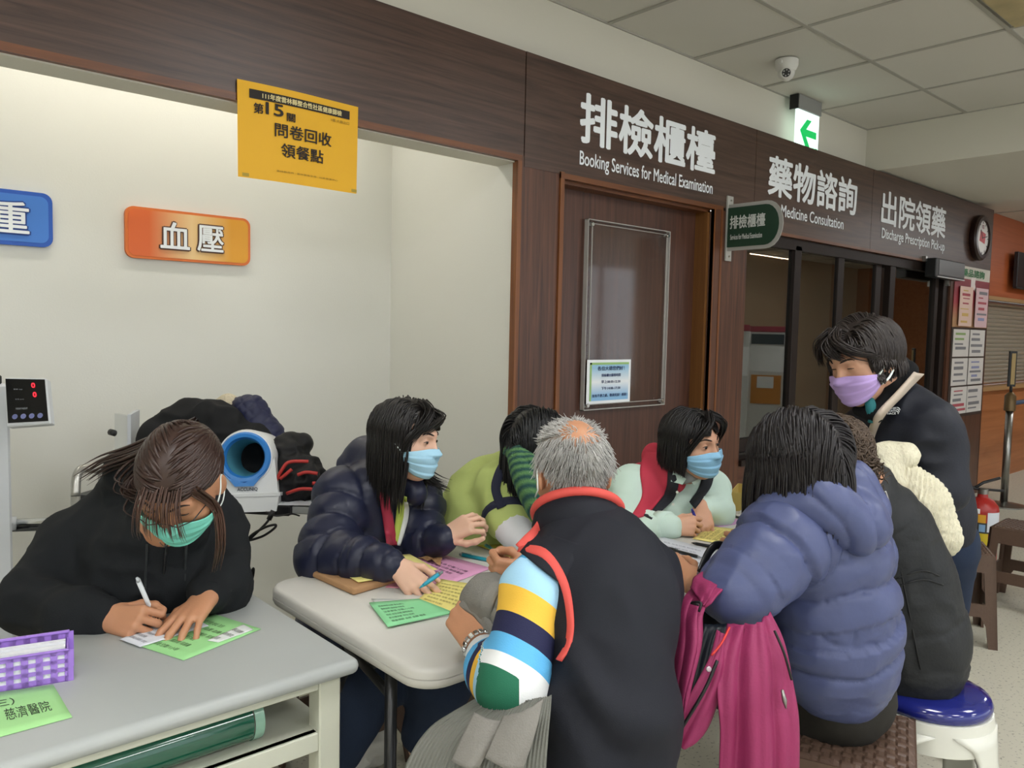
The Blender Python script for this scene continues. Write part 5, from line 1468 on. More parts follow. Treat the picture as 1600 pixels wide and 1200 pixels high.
# ---------------- standing person with the lilac mask
def build_p8():
    J = dict(pelvis=at(1465, 850, 2.62), chest=at(1420, 720, 2.60), neck=at(1394, 625, 2.56), shL=at(1460, 682, 2.46), elL=at(1475, 775, 2.40), wrL=at(1390, 765, 2.5),
             shR=at(1345, 672, 2.72), elR=at(1335, 770, 2.75), wrR=at(1360, 790, 2.6), knL=at(1480, 1010, 2.62), anL=at(1482, 1140, 2.64), knR=at(1440, 1000, 2.75), anR=at(1425, 1110, 2.8))
    fp = onz(1482, 1172, 0); J['anL'] = np.array((fp[0] + .03, fp[1] + .06, .09)); J['anR'] = J['anL'] + (.12, .16, 0)
    J['knL'] = J['anL'] * .48 + J['pelvis'] * .52 + (-.02, -.02, 0); J['knR'] = J['anR'] * .48 + J['pelvis'] * .52
    t = person(J['anL'], 'standing person in dark navy jacket with lilac mask and cream sweater over the arm')
    H = Head(at(1350, 558, 2.46), cdir(-.88, -.36, .30), cdir(-.32, .94, .10), 1.10)
    inner(J, H, [], t, SKIN)
    add_eyes(H, t, .25)
    add_mask(H, t, '#c0a4e0', '#e9e4f2', spread=64, corner=True)
    NJ = mat('navy_jacket', '#191c26', .6, noise=.06, bump=.08, bscale=120, spec=.35)
    B = Blob(); fl = cdir(-.75, 0, .6)
    B.chain([cp(1405, 640, 2.55, 46), cp(1412, 700, 2.58, 80), cp(1432, 780, 2.62, 74), cp(1452, 850, 2.64, 62)], .05, fl, .9)
    B.chain([cp(1425, 650, 2.5, 42), cp(1456, 672, 2.44, 44), cp(1472, 765, 2.41, 36), cp(1420, 772, 2.45, 30), cp(1375, 762, 2.52, 26)], .035)
    B.chain([cp(1375, 655, 2.62, 40), cp(1348, 680, 2.70, 38), cp(1338, 770, 2.75, 34), cp(1365, 790, 2.62, 24)], .035)
    garment('jacket', B, .0085, NJ, t, wr=.009, wsc=8, seed=81)
    BJ = B
    B = Blob().chain([cp(1342, 640, 2.47, 10), cp(1366, 646, 2.43, 13), cp(1392, 612, 2.46, 15), cp(1418, 580, 2.52, 14), cp(1405, 565, 2.6, 12)], .02)
    garment('collar', B, .007, fabric('black_fleece', '#101113', .95), t, wr=.003, seed=82)
    MB().tube(spline([at(1352, 618, 2.45), at(1360, 632, 2.42), at(1362, 660, 2.425)], 8), [.012, .014, .015, .016, .016, .016, .015, .013, .011], 10).build('scarf', mat('teal_scarf', '#1c6f74', .7), t, True)
    U = Blob(); U.pr = BJ.pr + B.pr
    patch('shoulder_strap', U, [(1428, 582), (1402, 612), (1368, 650), (1345, 705)], [(1443, 584), (1412, 616), (1377, 655), (1356, 710)], mat('beige_strap', '#b5a797', .7, bump=.1), t, .028)
    # white chest logo: lettering block and arcs
    LGM = mat('logo_white', '#d6d8da', .6); c = hit(U, 1393, 643, .026); ex_ = cdir(1, .03, -.1); ey = cdir(.0, 1, .15)
    for k, s_ in enumerate(('THE', 'NORTH', 'FACE')):
        text_on('logo_text', s_, c - ex_ * .014 + ey * (.007 - k * .008), ex_ * .028, ey * .0065, LGM, t, .03, .001)
    for r_ in (.008, .013, .018):
        MB().tube([c + ex_ * (.016 + r_ * .8 * math.sin(a)) + ey * (-.009 + r_ * math.cos(a) * 1.2) for a in np.linspace(0, 1.5, 8)], .0016, 5).build('logo_arc', LGM, t, True)
    JN = MATS['dark_jeans']
    B = Blob()
    B.chain([(J['pelvis'], .115), (J['knL'], .075), (J['anL'] + (0, 0, .05), .055)], .04)
    B.chain([(J['pelvis'], .115), (J['knR'], .075), (J['anR'] + (0, 0, .05), .055)], .04)
    garment('jeans', B, .011, JN, t, wr=.005, seed=83)
    for k in 'LR':
        a = J['an' + k]; a = np.array((a[0], a[1], .045)); f = N_((-.5, -.55, 0)) if k == 'L' else N_((-.6, .2, 0))
        B = Blob().cap(a, a + f * .13 - (0, 0, .008), .036, .034, k=.02).cap(a - f * .04, a, .034, .036, k=.02)
        garment('shoe', B, .007, fabric('pink_shoe', '#94405a', .8), t, wr=0, seed=84)
        MB().box((-.05, -.036, 0), (.17, .036, .022), .01, frame(a * (1, 1, 0), f, (0, 0, 1)), 2).build('sole', mat('shoe_sole', '#cfc9bd', .7), t)
    hc = '#241c19'
    hb = hair(H, t, hc, 2800, lambda p: np.clip(.022 + (p[:, 2] + np.where(p[:, 1] < -.03, .05, .012)) * .95, .02, .12), lambda p: np.stack([np.sign(p[:, 0] + .02) * .8, np.where(p[:, 1] > .05, .05, -.35), 0 * p[:, 0]], 1), .17, .0030, 85,
              lambda p: np.where(p[:, 1] > .04, p[:, 2] > .052, p[:, 2] > -.055), .08, .35, keep=bob_keep(.072, .052, .045))
    g = [[H.w((.01, .055, .10)), H.w((-.03, .10, .078)), H.w((-.066, .088, .045)), H.w((-.083, .05, .02)), H.w((-.088, .02, -.005))],
         [H.w((.015, .06, .10)), H.w((.04, .098, .075)), H.w((.062, .095, .035)), H.w((.075, .08, .0))], [H.w((.0, .06, .10)), H.w((.0, .104, .075)), H.w((-.02, .112, .045)), H.w((-.045, .10, .025))]]
    build_locks('fringe', lock_mesh(g, 40, .007, .0026, 86), MATS['hair_' + hc], hb)

# cream sweater draped over the forearm
def draped_sweater():
    CR = mat('cream_knit', '#ddd7bd', .95, noise=.12, nscale=70, bump=.9, bscale=130, stretch=(1, 1, .4))
    t = empty('sweater', onz(1440, 860, .85), 'cream knitted sweater draped over the arm of the standing person', 'sweater')
    B = Blob()
    B.chain([cp(1350, 722, 2.44, 14), cp(1385, 718, 2.40, 24), cp(1415, 712, 2.37, 20)], .03)
    B.chain([cp(1355, 722, 2.44, 12), cp(1380, 745, 2.38, 22), cp(1412, 760, 2.36, 18)], .03)
    garment('knit_body', B, .007, CR, t, wr=.006, wsc=14, seed=91)
    B = Blob(); fl = cdir(.1, 0, 1)
    B.chain([cp(1425, 745, 2.35, 20), cp(1450, 790, 2.33, 34), cp(1470, 838, 2.33, 33)], .03, fl, .55)
    B.chain([cp(1440, 775, 2.345, 26), cp(1452, 842, 2.335, 22)], .03, fl, .55)
    def rib(V, n): return V + n * (.004 * np.sin(((V - at(1450, 800, 2.3)) @ cdir(.9, -.3, 0)) * 480))[:, None]
    garment('hanging_sleeve', B, .0052, CR, t, wr=.005, wsc=14, seed=92, post=rib)
for fn in (build_p1, build_p2, build_p3, build_p4, build_p5, build_p6, build_p7, build_p8, draped_sweater):
    fn()

# ------------------------------------------------------------------ tables
TZ = .74
dk = empty('desk', (.26, 1.72, 0), 'grey topped desk with cream legs and a lower shelf', 'desk')
DT = mat('desk_top_grey', '#abafad', .45, noise=.03, nscale=8); DL = mat('desk_cream', '#c9cbbb', .5)
tp = MB().box((-.75, 1.445, .705), (.872, 2.0, TZ), .016, None, 3); tp.build('top', DT, dk, angle=50)
for x in (-.70, .79):
    for y in (1.475, 1.92):
        box('leg', (x, y, 0), (x + .05, y + .05, .706), DL, dk, .003)
box('apron', (-.65, 1.48, .680), (.79, 1.50, .706), DL, dk, .002); box('apron', (-.65, 1.94, .680), (.79, 1.96, .706), DL, dk, .002)
box('apron', (.80, 1.525, .680), (.82, 1.92, .706), DL, dk, .002)
box('shelf', (-.70, 1.482, .57), (.83, 1.96, .588), DL, dk, .003)
box('shelf_rail', (-.65, 1.478, .548), (.79, 1.50, .588), DL, dk, .002)
gr = empty('plastic_roll', (.2, 1.56, .588), 'rolled green translucent plastic sheet on the desk shelf', 'plastic roll')
RG = mat('green_roll', '#1f5c47', .12, coat=.6); RG2 = mat('green_roll_edge', '#8fb8a4', .2)
MRoll = frame((-.7, 1.548, .634), (0, 0, 1), (1, 0, 0)) 
MB().lathe([(.0435, 0), (.0435, 1.36), (.042, 1.36), (.042, .0)], 36, MRoll, False).build('roll', RG, gr, angle=40)
MB().lathe([(.0455, 1.362), (.0455, 1.382), (.0445, 1.382), (.0445, 1.362)], 36, MRoll, False).build('outer_turn', RG2, gr, angle=40)

ft = empty('folding_table', (1.85, 1.65, 0), 'white plastic folding table with black metal legs', 'table')
FT = mat('table_plastic', '#cfcdc6', .42, noise=.02, nscale=6, bump=.05, bscale=300)
TCY, TW = 1.672, .756
def ring_(off, z): 
    return [(1.84 + a, TCY + b, z) for a, b in rrect(1.83 - 2 * off, TW - 2 * off, max(.075 - off, .02), 8)]
rings = [ring_(.012, .690), ring_(.004, .694), ring_(0, .703), ring_(.0, .712), ring_(.003, .7135), ring_(.0, .715), ring_(0, .728), ring_(.004, .736), ring_(.012, TZ)]
tm = MB(); n_ = len(rings[0])
tm.add([q for r in rings for q in r], [(i * n_ + j, i * n_ + (j + 1) % n_, (i + 1) * n_ + (j + 1) % n_, (i + 1) * n_ + j) for i in range(len(rings) - 1) for j in range(n_)] + [tuple(range(n_))[::-1], tuple(range((len(rings) - 1) * n_, len(rings) * n_))])
tm.build('top', FT, ft, angle=60)
BM = mat('black_metal', '#131416', .35, spec=.5)
for (xa, ya), (xb, yb) in (((.965, 1.47), (1.03, 1.78)), ((2.62, 1.40), (2.62, 1.93))):
    tube('leg', [(xa, ya, .69), (xa, ya, 0)], .0145, BM, ft, 12); tube('leg', [(xb, yb, .69), (xb, yb, 0)], .0145, BM, ft, 12)
    tube('cross_bar', [(xa, ya, .62), (xb, yb, .62)], .011, BM, ft); tube('cross_bar', [(xa, ya, .12), (xb, yb, .12)], .010, BM, ft)
    tube('brace', [((xa + xb) / 2, (ya + yb) / 2, .62), (xa + (.42 if xa < 2 else -.42), 1.66, .685)], .009, BM, ft)
tube('side_rail', [(1.05, 1.30, .682), (2.64, 1.30, .682)], .011, BM, ft); tube('side_rail', [(1.05, 1.99, .682), (2.64, 1.99, .682)], .011, BM, ft)

# ------------------------------------------------------------------ papers
def qmap(q, u, v):     # q: tl, tr, br, bl world points
    q = [np.array(x) for x in q]
    return (q[0] * (1 - u) + q[1] * u) * v + (q[3] * (1 - u) + q[2] * u) * (1 - v)
def sheet(name, label, quad, color, z=TZ + .001, th=.0008, cat='paper', curl=0., rows=(), ink='#3b4038', group=None, rough=.7):
    q = [onz(px, py, z) for px, py in quad]
    t = empty(name, sum(q) / 4, label, cat, group)
    def pt(u, v, h=0):
        p = qmap(q, u, v) + (0, 0, h + curl * (max(0, u - .6) ** 2 + max(0, .35 - v) ** 2 * 1.6)); return p
    nu, nv = 9, 7
    g = MB().grid([[pt(i / (nu - 1), j / (nv - 1), th) for j in range(nv)] for i in range(nu)])
    ob = g.build('sheet', mat('paper_' + color, color, rough, bump=.03, bscale=60), t, True)
    sm = ob.modifiers.new('thickness', 'SOLIDIFY'); sm.thickness = th; sm.offset = -1 if ob.data.polygons[0].normal.z > 0 else 1
    im = mat('print_' + ink, ink, .8)
    for s, u0, u1, v0, v1 in rows:
        me, a, sz = text_mesh(s)
        co = np.array([pt(u0 + (u1 - u0) * x[0], v0 + (v1 - v0) * x[1], th + .0007) for x in a])
        me.vertices.foreach_set('co', co.ravel()); me.update(); me.materials.clear()
        link('print', me, im, t)
    return t
FORM = ['姓名 出生日期 聯絡電話', '身分證字號 地址 性別', '檢查項目 血壓 血糖 體重', '過去病史 用藥情形 家族史', '問卷填寫日期 簽名欄位', '衛教說明 請詳閱 同意書', '注意事項 空腹八小時']
def lines(n, u0=.08, u1=.9, v0=.1, v1=.9, h=.06, seed=0):
    r = random.Random(seed); return [(FORM[(k + seed) % 7], u0, u0 + (u1 - u0) * r.uniform(.5, 1), v1 - (v1 - v0) * (k + 1) / n, v1 - (v1 - v0) * (k + 1) / n + h) for k in range(n)]
sheet('green_form', 'green form under the hands of the person in the black hoodie', [(330, 958), (408, 983), (287, 1032), (206, 1006)], '#9fdc94', rows=lines(6, seed=1, h=.07), ink='#4f6a44')
sheet('address_label', 'white address label stuck on the green form', [(380, 976), (396, 984), (341, 1004), (324, 1001)], '#e4e8e6', z=TZ + .003, rows=lines(3, h=.14, seed=2))
sheet('questionnaire', 'white questionnaire being filled in on the green form', [(290, 960), (326, 978), (219, 1011), (187, 999)], '#e0e3ea', z=TZ + .004, rows=lines(8, seed=3, h=.06), ink='#6a6e78')
sheet('green_envelope', 'green hospital card below the purple basket', [(-60, 1090), (83, 1070), (113, 1121), (-45, 1164)], '#a5dc93', rows=[('（三）', .25, .52, .62, .80), ('慈濟醫院', .38, .85, .28, .56)], ink='#2e3a2a')
sheet('green_booklet', 'green printed booklet lying open near the table corner', [(577, 943), (655, 937), (708, 958), (606, 980)], '#93e0a4', z=TZ + .006, th=.003, curl=.0, rows=lines(6, .1, .85, .1, .88, .07, 4), ink='#35523c')
sheet('white_form', 'white sheet peeking out under the green booklet', [(580, 936), (660, 936), (712, 960), (626, 975)], '#dfe5e2', z=TZ + .002)
sheet('yellow_form', 'yellow form under the hand with the teal pen', [(690, 905), (752, 915), (722, 962), (652, 938)], '#f0e389', z=TZ + .004, rows=lines(7, .1, .9, .08, .9, .055, 5), ink='#85793c')
sheet('pink_form', 'pink sheet with dark handwriting in a clear holder', [(662, 858), (768, 888), (690, 918), (618, 884)], '#dd9fc4', z=TZ + .002, rows=lines(6, .3, .95, .08, .72, .07, 6), ink='#3c2a44')
sheet('rose_form', 'small rose sheet edge beside the kraft envelope', [(612, 905), (650, 905), (645, 920), (602, 918)], '#d98f9f', z=TZ + .0015)
sheet('olive_folder', 'olive yellow folder in front of the lime shirt', [(770, 841), (830, 856), (800, 872), (738, 850)], '#c3b64a', z=TZ + .003, th=.002)
sheet('survey_form', 'yellow survey form in front of the red-vested person', [(1108, 822), (1205, 833), (1166, 857), (1082, 842)], '#efe08a', z=TZ + .002, rows=[(FORM[k], .08 + k * .12, .17 + k * .12, .1, .85) for k in range(7)], ink='#9a8d48')
sheet('white_notes', 'white sheet of notes under the black pens', [(1030, 838), (1142, 866), (1124, 897), (1036, 880)], '#e2e5ee', z=TZ + .004, rows=lines(6, .06, .9, .1, .9, .05, 7), ink='#8a8ea0')
sheet('mint_sheet', 'mint green sheet under the white notes', [(1028, 846), (1146, 872), (1128, 904), (1034, 890)], '#a6e0c4', z=TZ + .002)
sheet('pink_leaflet', 'pink leaflet under the sleeve of the red-vested person', [(1132, 806), (1168, 816), (1112, 826), (1100, 818)], '#c79bc2', z=TZ + .001, rows=lines(3, .2, .8, .1, .8, .12, 8), ink='#6a4a7a')

# kraft envelope with yellow sheet, crumpled kraft paper
ke = empty('kraft_envelope', onz(560, 895, TZ), 'brown kraft envelope at the far left corner of the folding table', 'envelope')
KM = mat('kraft', '#b48b62', .8, noise=.1, nscale=20, bump=.1, bscale=50)
q = [onz(560, 872, TZ + .02), onz(650, 892, TZ + .02), onz(552, 920, TZ + .02), onz(478, 888, TZ + .02)]
M_ = MB(); top = [p for p in q]; bot = [p * 1 - (0, 0, .0195) for p in q]
M_.add([*top, *bot], [(0, 1, 2, 3), (7, 6, 5, 4)] + [(i, (i + 1) % 4, (i + 1) % 4 + 4, i + 4) for i in range(4)])
eo = M_.build('packet', KM, ke); bv = eo.modifiers.new('soft', 'BEVEL'); bv.width = .007; bv.segments = 3
sheet('yellow_sheet', 'yellow sheet under the forearm of the navy puffer', [(640, 866), (684, 890), (560, 910), (500, 876)], '#f1e58f', z=TZ + .024, curl=.0)
cr = empty('kraft_wrapping', onz(660, 868, TZ), 'crumpled brown kraft wrapping beside the pink sheet', 'wrapping paper')
q = [onz(640, 850, TZ), onz(694, 866, TZ), onz(688, 887, TZ), onz(622, 864, TZ)]
rr = random.Random(4)
MB().grid([[qmap(q, i / 10, j / 7) + (0, 0, .004 + .016 * abs(math.sin(i * 1.3 + j)) * rr.uniform(.3, 1)) for j in range(8)] for i in range(11)]).build('crumpled_sheet', KM, cr)

def pen(label, a, b, body, r=.0048, tip=None, clip=None, name='pen'):
    a = np.array(a, float); b = np.array(b, float); d = N_(b - a); L = np.linalg.norm(b - a)
    t = empty(name, a, label, 'pen')
    bm_ = mat('pen_' + body, body, .35)
    MB().tube([a + d * .012, a + d * .02, a + d * (L - .012)], [r * .75, r, r], 12).build('barrel', bm_, t, True)
    MB().tube([a, a + d * .006, a + d * .0125], [.0008, r * .45, r * .75], 10).build('tip', mat('pen_' + (tip or body), tip or body, .35), t, True)
    MB().tube([b - d * .0125, b], [r * .9, r * .6], 10).build('cap', mat('pen_' + (clip or body), clip or body, .3), t, True)
    u = N_(np.cross(d, (0, 0, 1)) if abs(d[2]) < .9 else (1, 0, 0)); w = np.cross(u, d)
    if w[2] < 0: w = -w
    MB().tube([b - d * .008 + w * (r + .001), b - d * .045 + w * (r + .002)], .0013, 6).build('clip', mat('pen_' + (clip or body), clip or body, .3), t, True)
pen('white pen in the fist of the person in the black hoodie', onz(243, 969, TZ + .006), at(214, 903, 1.79), '#dfe3e6', .0052, '#b9bec2', '#c9ced2')
pen('teal pen held by the person in the navy puffer', at(655, 919, 2.09), at(692, 893, 2.10), '#2fa3c4', .0055, '#2fa3c4', '#7f8c90')
pen('teal pen with grey cap lying left of the other', onz(788, 880, TZ + .006), onz(718, 866, TZ + .006), '#2ba6bd', .0058, '#2ba6bd', '#8b9598')
pen('teal pen with green band nearest the white sleeve', onz(803, 880, TZ + .006), onz(758, 852, TZ + .006), '#2aa7bb', .0058, '#58b94a', '#4a8f9c')
pen('black pen with grey grip on the white notes', onz(1096, 871, TZ + .011), onz(1041, 857, TZ + .011), '#1b1b1e', .0052, '#8d9094', '#26262a')
pen('black pen with blue clip above the white notes', onz(1080, 848, TZ + .007), onz(1139, 859, TZ + .007), '#19191d', .0052, '#19191d', '#2b2bb0')
pen('blue pen in the hand of the red-vested person', onz(1094, 826, TZ + .006), at(1081, 796, 2.77), '#2b2f8c', .005, '#c8ccd4', '#2b2f8c')

# purple basket of papers
bk = empty('purple_basket', onz(50, 1072, TZ), 'purple plastic basket with square holes and white papers', 'basket')
PU = mat('purple_plastic', '#a17bd6', .45)
A_ = onz(107, 1064, TZ); B_ = onz(0, 1082, TZ); ex_ = N_(A_ - B_); ey_ = np.array((-ex_[1], ex_[0], 0)); 
if ey_[1] < 0: ey_ = -ey_
Lb = .30; O_ = A_ - ex_ * Lb; hB = .062; dp = .075
FMk = Matrix(((ex_[0], ey_[0], 0, O_[0]), (ex_[1], ey_[1], 0, O_[1]), (0, 0, 1, TZ), (0, 0, 0, 1)))
def holed(name, y, h):
    m = MB(); nh = 12; pw = (Lb - .006) / nh
    for z0, z1 in ((0, .0115), (.0205, .0285), (.0375, .0455), (.0545, h)):
        m.box((0, y, z0), (Lb, y + .0025, z1), 0, FMk)
    for k in range(nh + 1):
        m.box((k * pw, y, 0), (k * pw + pw * .5 + (.003 if k == nh else 0), y + .0025, h), 0, FMk)
    return m.build(name, PU, bk)
holed('front_panel', 0, hB); holed('back_panel', dp, hB + .012)
box('base', (0, 0, 0), (Lb, dp, .0025), PU, bk, 0, FMk); box('end_panel', (Lb - .0025, 0, 0), (Lb, dp, hB), PU, bk, 0, FMk); box('end_panel', (0, 0, 0), (.0025, dp, hB), PU, bk, 0, FMk)
box('rim', (-.002, -.003, hB), (Lb + .002, .003, hB + .004), PU, bk, .001, FMk); box('rim', (-.002, dp - .003, hB + .010), (Lb + .002, dp + .004, hB + .015), PU, bk, .001, FMk)
for k in range(3):
    t = empty('paper_stack', O_ + np.array((0, 0, .003)), ['front', 'middle', 'rear'][k] + ' white paper slip standing in the purple basket', 'paper')
    box('slip', (.005, .0032 + k * .02, .004), (Lb - .005, .018 + k * .02, hB - .004 + k * .004), mat('slip_white', '#e6e8ec', .7), t, 0, FMk)

# cardboard box and crumpled plastic bag at the right end of the table
cb = empty('cardboard_box', onz(1160, 800, TZ), 'open yellow cardboard tray at the right end of the table', 'box')
CBM = mat('card_yellow', '#b09a52', .8, noise=.06)
a = onz(1140, 800, TZ); fx_ = N_(onz(1195, 806, TZ) - a); fy_ = np.array((-fx_[1], fx_[0], 0)); fy_ = fy_ if fy_[1] > 0 else -fy_
MC_ = Matrix(((fx_[0], fy_[0], 0, a[0]), (fx_[1], fy_[1], 0, a[1]), (0, 0, 1, TZ), (0, 0, 0, 1)))
for lo, hi in (((0, 0, 0), (.3, .004, .082)), ((0, .2, 0), (.3, .204, .082)), ((0, 0, 0), (.004, .2, .082)), ((.296, 0, 0), (.3, .2, .082))):
    box('side', lo, hi, CBM, cb, 0, MC_)
box('bottom', (0, 0, 0), (.3, .204, .003), CBM, cb, 0, MC_)
pb = empty('plastic_bag', onz(1175, 812, TZ), 'crumpled clear plastic bag before the cardboard tray', 'plastic bag')
q = [onz(1150, 798, TZ), onz(1222, 808, TZ), onz(1205, 824, TZ), onz(1146, 808, TZ)]; rr = random.Random(9)
MB().grid([[qmap(q, i / 12, j / 7) + (0, 0, .004 + .034 * rr.random() * math.sin(math.pi * min(max(i / 12, .05), .95))) for j in range(8)] for i in range(13)]).build('film', mat('bag_film', '#c9c8c2', .25, spec=.6), pb)

# ------------------------------------------------------------------ garments lying about
def panel(name, L, R, material, parent, nu=24, nv=30, bulge=.02, fold=.008, freq=9., ph=0., th=.004, ribs=0, rib_amp=.003):
    """cloth panel between two screen-traced side curves, each point (px, py, depth)"""
    Ls = spline([at(*p) for p in L], nv); Rs = spline([at(*p) for p in R], nv)
    tw = cdir(0, 0, 1); G = []
    for i in range(nu + 1):
        u = i / nu; row = []
        for j in range(nv + 1):
            v = j / nv
            p = Ls[j] * (1 - u) + Rs[j] * u
            o = bulge * math.sin(math.pi * u) + fold * math.sin(u * freq + ph + 2.2 * v) * (.35 + .65 * v) + .4 * fold * math.sin(u * freq * 2.3 + 4 * v + ph * 2) + .35 * fold * math.sin(v * 13 + u * 5)
            if ribs: o += rib_amp * abs(math.sin(math.pi * ribs * u))
            row.append(p + tw * o)
        G.append(row)
    ob = MB().grid(G).build(name, material, parent, True)
    s = ob.modifiers.new('thickness', 'SOLIDIFY'); s.thickness = th
    return ob
MG = mat('magenta_shell', '#8f2c58', .6, noise=.06, bump=.12, bscale=160, spec=.35)
mj = empty('magenta_jacket', at(1150, 1150, 1.62), 'magenta rain jacket hanging between the vest and the blue puffer', 'jacket')
panel('hanging_sleeve', [(1092, 905, 1.78), (1062, 945, 1.70), (1056, 1010, 1.64), (1052, 1090, 1.61), (1040, 1172, 1.60)], [(1142, 893, 1.76), (1100, 950, 1.66), (1098, 1010, 1.61), (1076, 1080, 1.58), (1056, 1172, 1.58)], MG, mj, bulge=.025, fold=.010, ph=1)
panel('top_fold', [(1078, 918, 1.72), (1086, 900, 1.74), (1105, 890, 1.78)], [(1102, 950, 1.64), (1122, 928, 1.66), (1146, 898, 1.74)], MG, mj, nv=14, bulge=.02, fold=.008, ph=2)
panel('front_placket', [(1122, 985, 1.62), (1108, 1030, 1.585), (1075, 1090, 1.57), (1050, 1148, 1.57), (1056, 1160, 1.57)], [(1132, 990, 1.62), (1128, 1050, 1.585), (1116, 1110, 1.575), (1096, 1150, 1.575), (1072, 1166, 1.575)], MG, mj, bulge=.012, fold=.004, ph=0)
panel('back_panel', [(1136, 975, 1.66), (1124, 1020, 1.60), (1118, 1080, 1.57), (1124, 1150, 1.56), (1122, 1260, 1.56)], [(1205, 958, 1.66), (1222, 1000, 1.62), (1236, 1070, 1.60), (1243, 1140, 1.59), (1248, 1260, 1.59)], MG, mj, nu=34, nv=36, bulge=.035, fold=.012, freq=13, ph=.5)
panel('lining', [(1100, 975, 1.69), (1085, 1040, 1.66), (1076, 1085, 1.65)], [(1140, 975, 1.70), (1128, 1030, 1.68), (1122, 1110, 1.66)], mat('dark_lining', '#141c28', .4), mj, nv=12, bulge=.0, fold=.004)
MB().tube(spline([at(1121, 1032, 1.552), at(1100, 1080, 1.545), at(1062, 1143, 1.548)], 14), .0036, 8).build('zipper', BLACK, mj, True)
MB().tube(spline([at(1210, 985, 1.58), at(1225, 1020, 1.565), at(1237, 1062, 1.57)], 10), .0028, 8).build('pocket_zip', BLACK, mj, True)
MB().tube([at(1222, 1078, 1.55), at(1226, 1095, 1.548), at(1228, 1107, 1.548)], [.003, .005, .0015], 8).build('zip_pull', STEEL, mj, True)
MB().tube(spline([at(1092, 945, 1.635), at(1080, 942, 1.64), at(1095, 942, 1.625), at(1092, 956, 1.622)], 10), .003, 6).build('cuff_zip', BLACK, mj, True)
MB().tube(spline([at(1140, 980, 1.61), at(1128, 1004, 1.585), at(1112, 1024, 1.575)], 10), .0022, 6).build('red_cord', mat('cord_red', '#d2362e', .6), mj, True)
for px, py in ((1107, 1045), (1050, 1141)):
    MB().lathe([(.0055, 0), (.0055, .003), (.003, .0035)], 14, frame(at(px, py, 1.55), cdir(1, 0, 0), cdir(0, 0, 1))).build('snap_button', mat('snap', '#c9b7c2', .3, .6), mj, True)
# black handbag with strap handles
hb_ = empty('handbag', at(1130, 930, 1.95), 'black handbag whose glossy strap handles rise above the magenta jacket', 'handbag')
LB = mat('black_leather', '#0f1013', .28)
g = Blob().chain([(at(1120, 935, 1.92), .06), (at(1150, 935, 1.96), .06), (at(1150, 985, 1.95), .075), (at(1120, 985, 1.92), .075)], .04)
garment('bag_body', g, .009, LB, hb_, wr=.003)
for pts in ([(1094, 895, 1.84), (1107, 864, 1.86), (1121, 851, 1.88), (1140, 856, 1.92), (1154, 867, 1.94), (1150, 895, 1.95)], [(1112, 892, 1.86), (1124, 875, 1.88), (1146, 867, 1.91), (1156, 868, 1.93), (1146, 880, 1.92), (1118, 889, 1.88)]):
    MB().tube(spline([at(*p) for p in pts], 26), .0095, 8, flat=cdir(.4, .5, .8)).build('handle', LB, hb_, True)

# grey coat over the man's lap and arm
GC = mat('grey_felt', '#86837d', .95, noise=.08, nscale=60, bump=.25, bscale=300)
GR = mat('grey_rib', '#72736b', .95, noise=.08, bump=.2, bscale=300)
gc = empty('grey_coat', at(760, 1190, 1.4), 'grey felt and ribbed coat over the lap and arm of the grey-haired man', 'coat')
panel('ribbed_front', [(752, 1085, 1.48), (705, 1112, 1.44), (668, 1138, 1.42), (640, 1180, 1.38), (610, 1260, 1.34)], [(862, 1085, 1.40), (860, 1115, 1.36), (857, 1155, 1.33), (854, 1200, 1.32), (852, 1280, 1.32)], GR, gc, nu=190, nv=24, bulge=.03, fold=.006, ribs=34, rib_amp=.0045)
panel('pocket_flap', [(741, 1112, 1.35), (722, 1150, 1.33), (705, 1188, 1.315)], [(790, 1126, 1.33), (770, 1160, 1.31), (749, 1200, 1.30)], GC, gc, nv=14, bulge=.012, fold=.001, th=.007)
panel('pocket_flap', [(790, 1122, 1.325), (776, 1150, 1.31), (760, 1184, 1.30)], [(846, 1092, 1.325), (832, 1145, 1.305), (814, 1200, 1.295)], GC, gc, nv=14, bulge=.012, fold=.001, th=.007)
panel('draped_collar', [(716, 945, 1.68), (722, 922, 1.65), (745, 897, 1.65), (775, 893, 1.66)], [(768, 985, 1.62), (770, 950, 1.565), (790, 915, 1.57), (812, 905, 1.58)], GC, gc, nu=20, nv=20, bulge=.02, fold=.004, th=.009)
panel('draped_fold', [(718, 942, 1.67), (745, 960, 1.63), (770, 1000, 1.61), (782, 1040, 1.60)], [(775, 915, 1.60), (785, 935, 1.575), (795, 975, 1.56), (800, 1030, 1.56)], GC, gc, nu=20, nv=20, bulge=.01, fold=.008, th=.008)
B = Blob().chain([cp(660, 1196, 1.45, 26), cp(690, 1215, 1.43, 34), cp(720, 1240, 1.42, 40)], .03)
garment('coat_hem', B, .009, GC, gc, wr=.006)

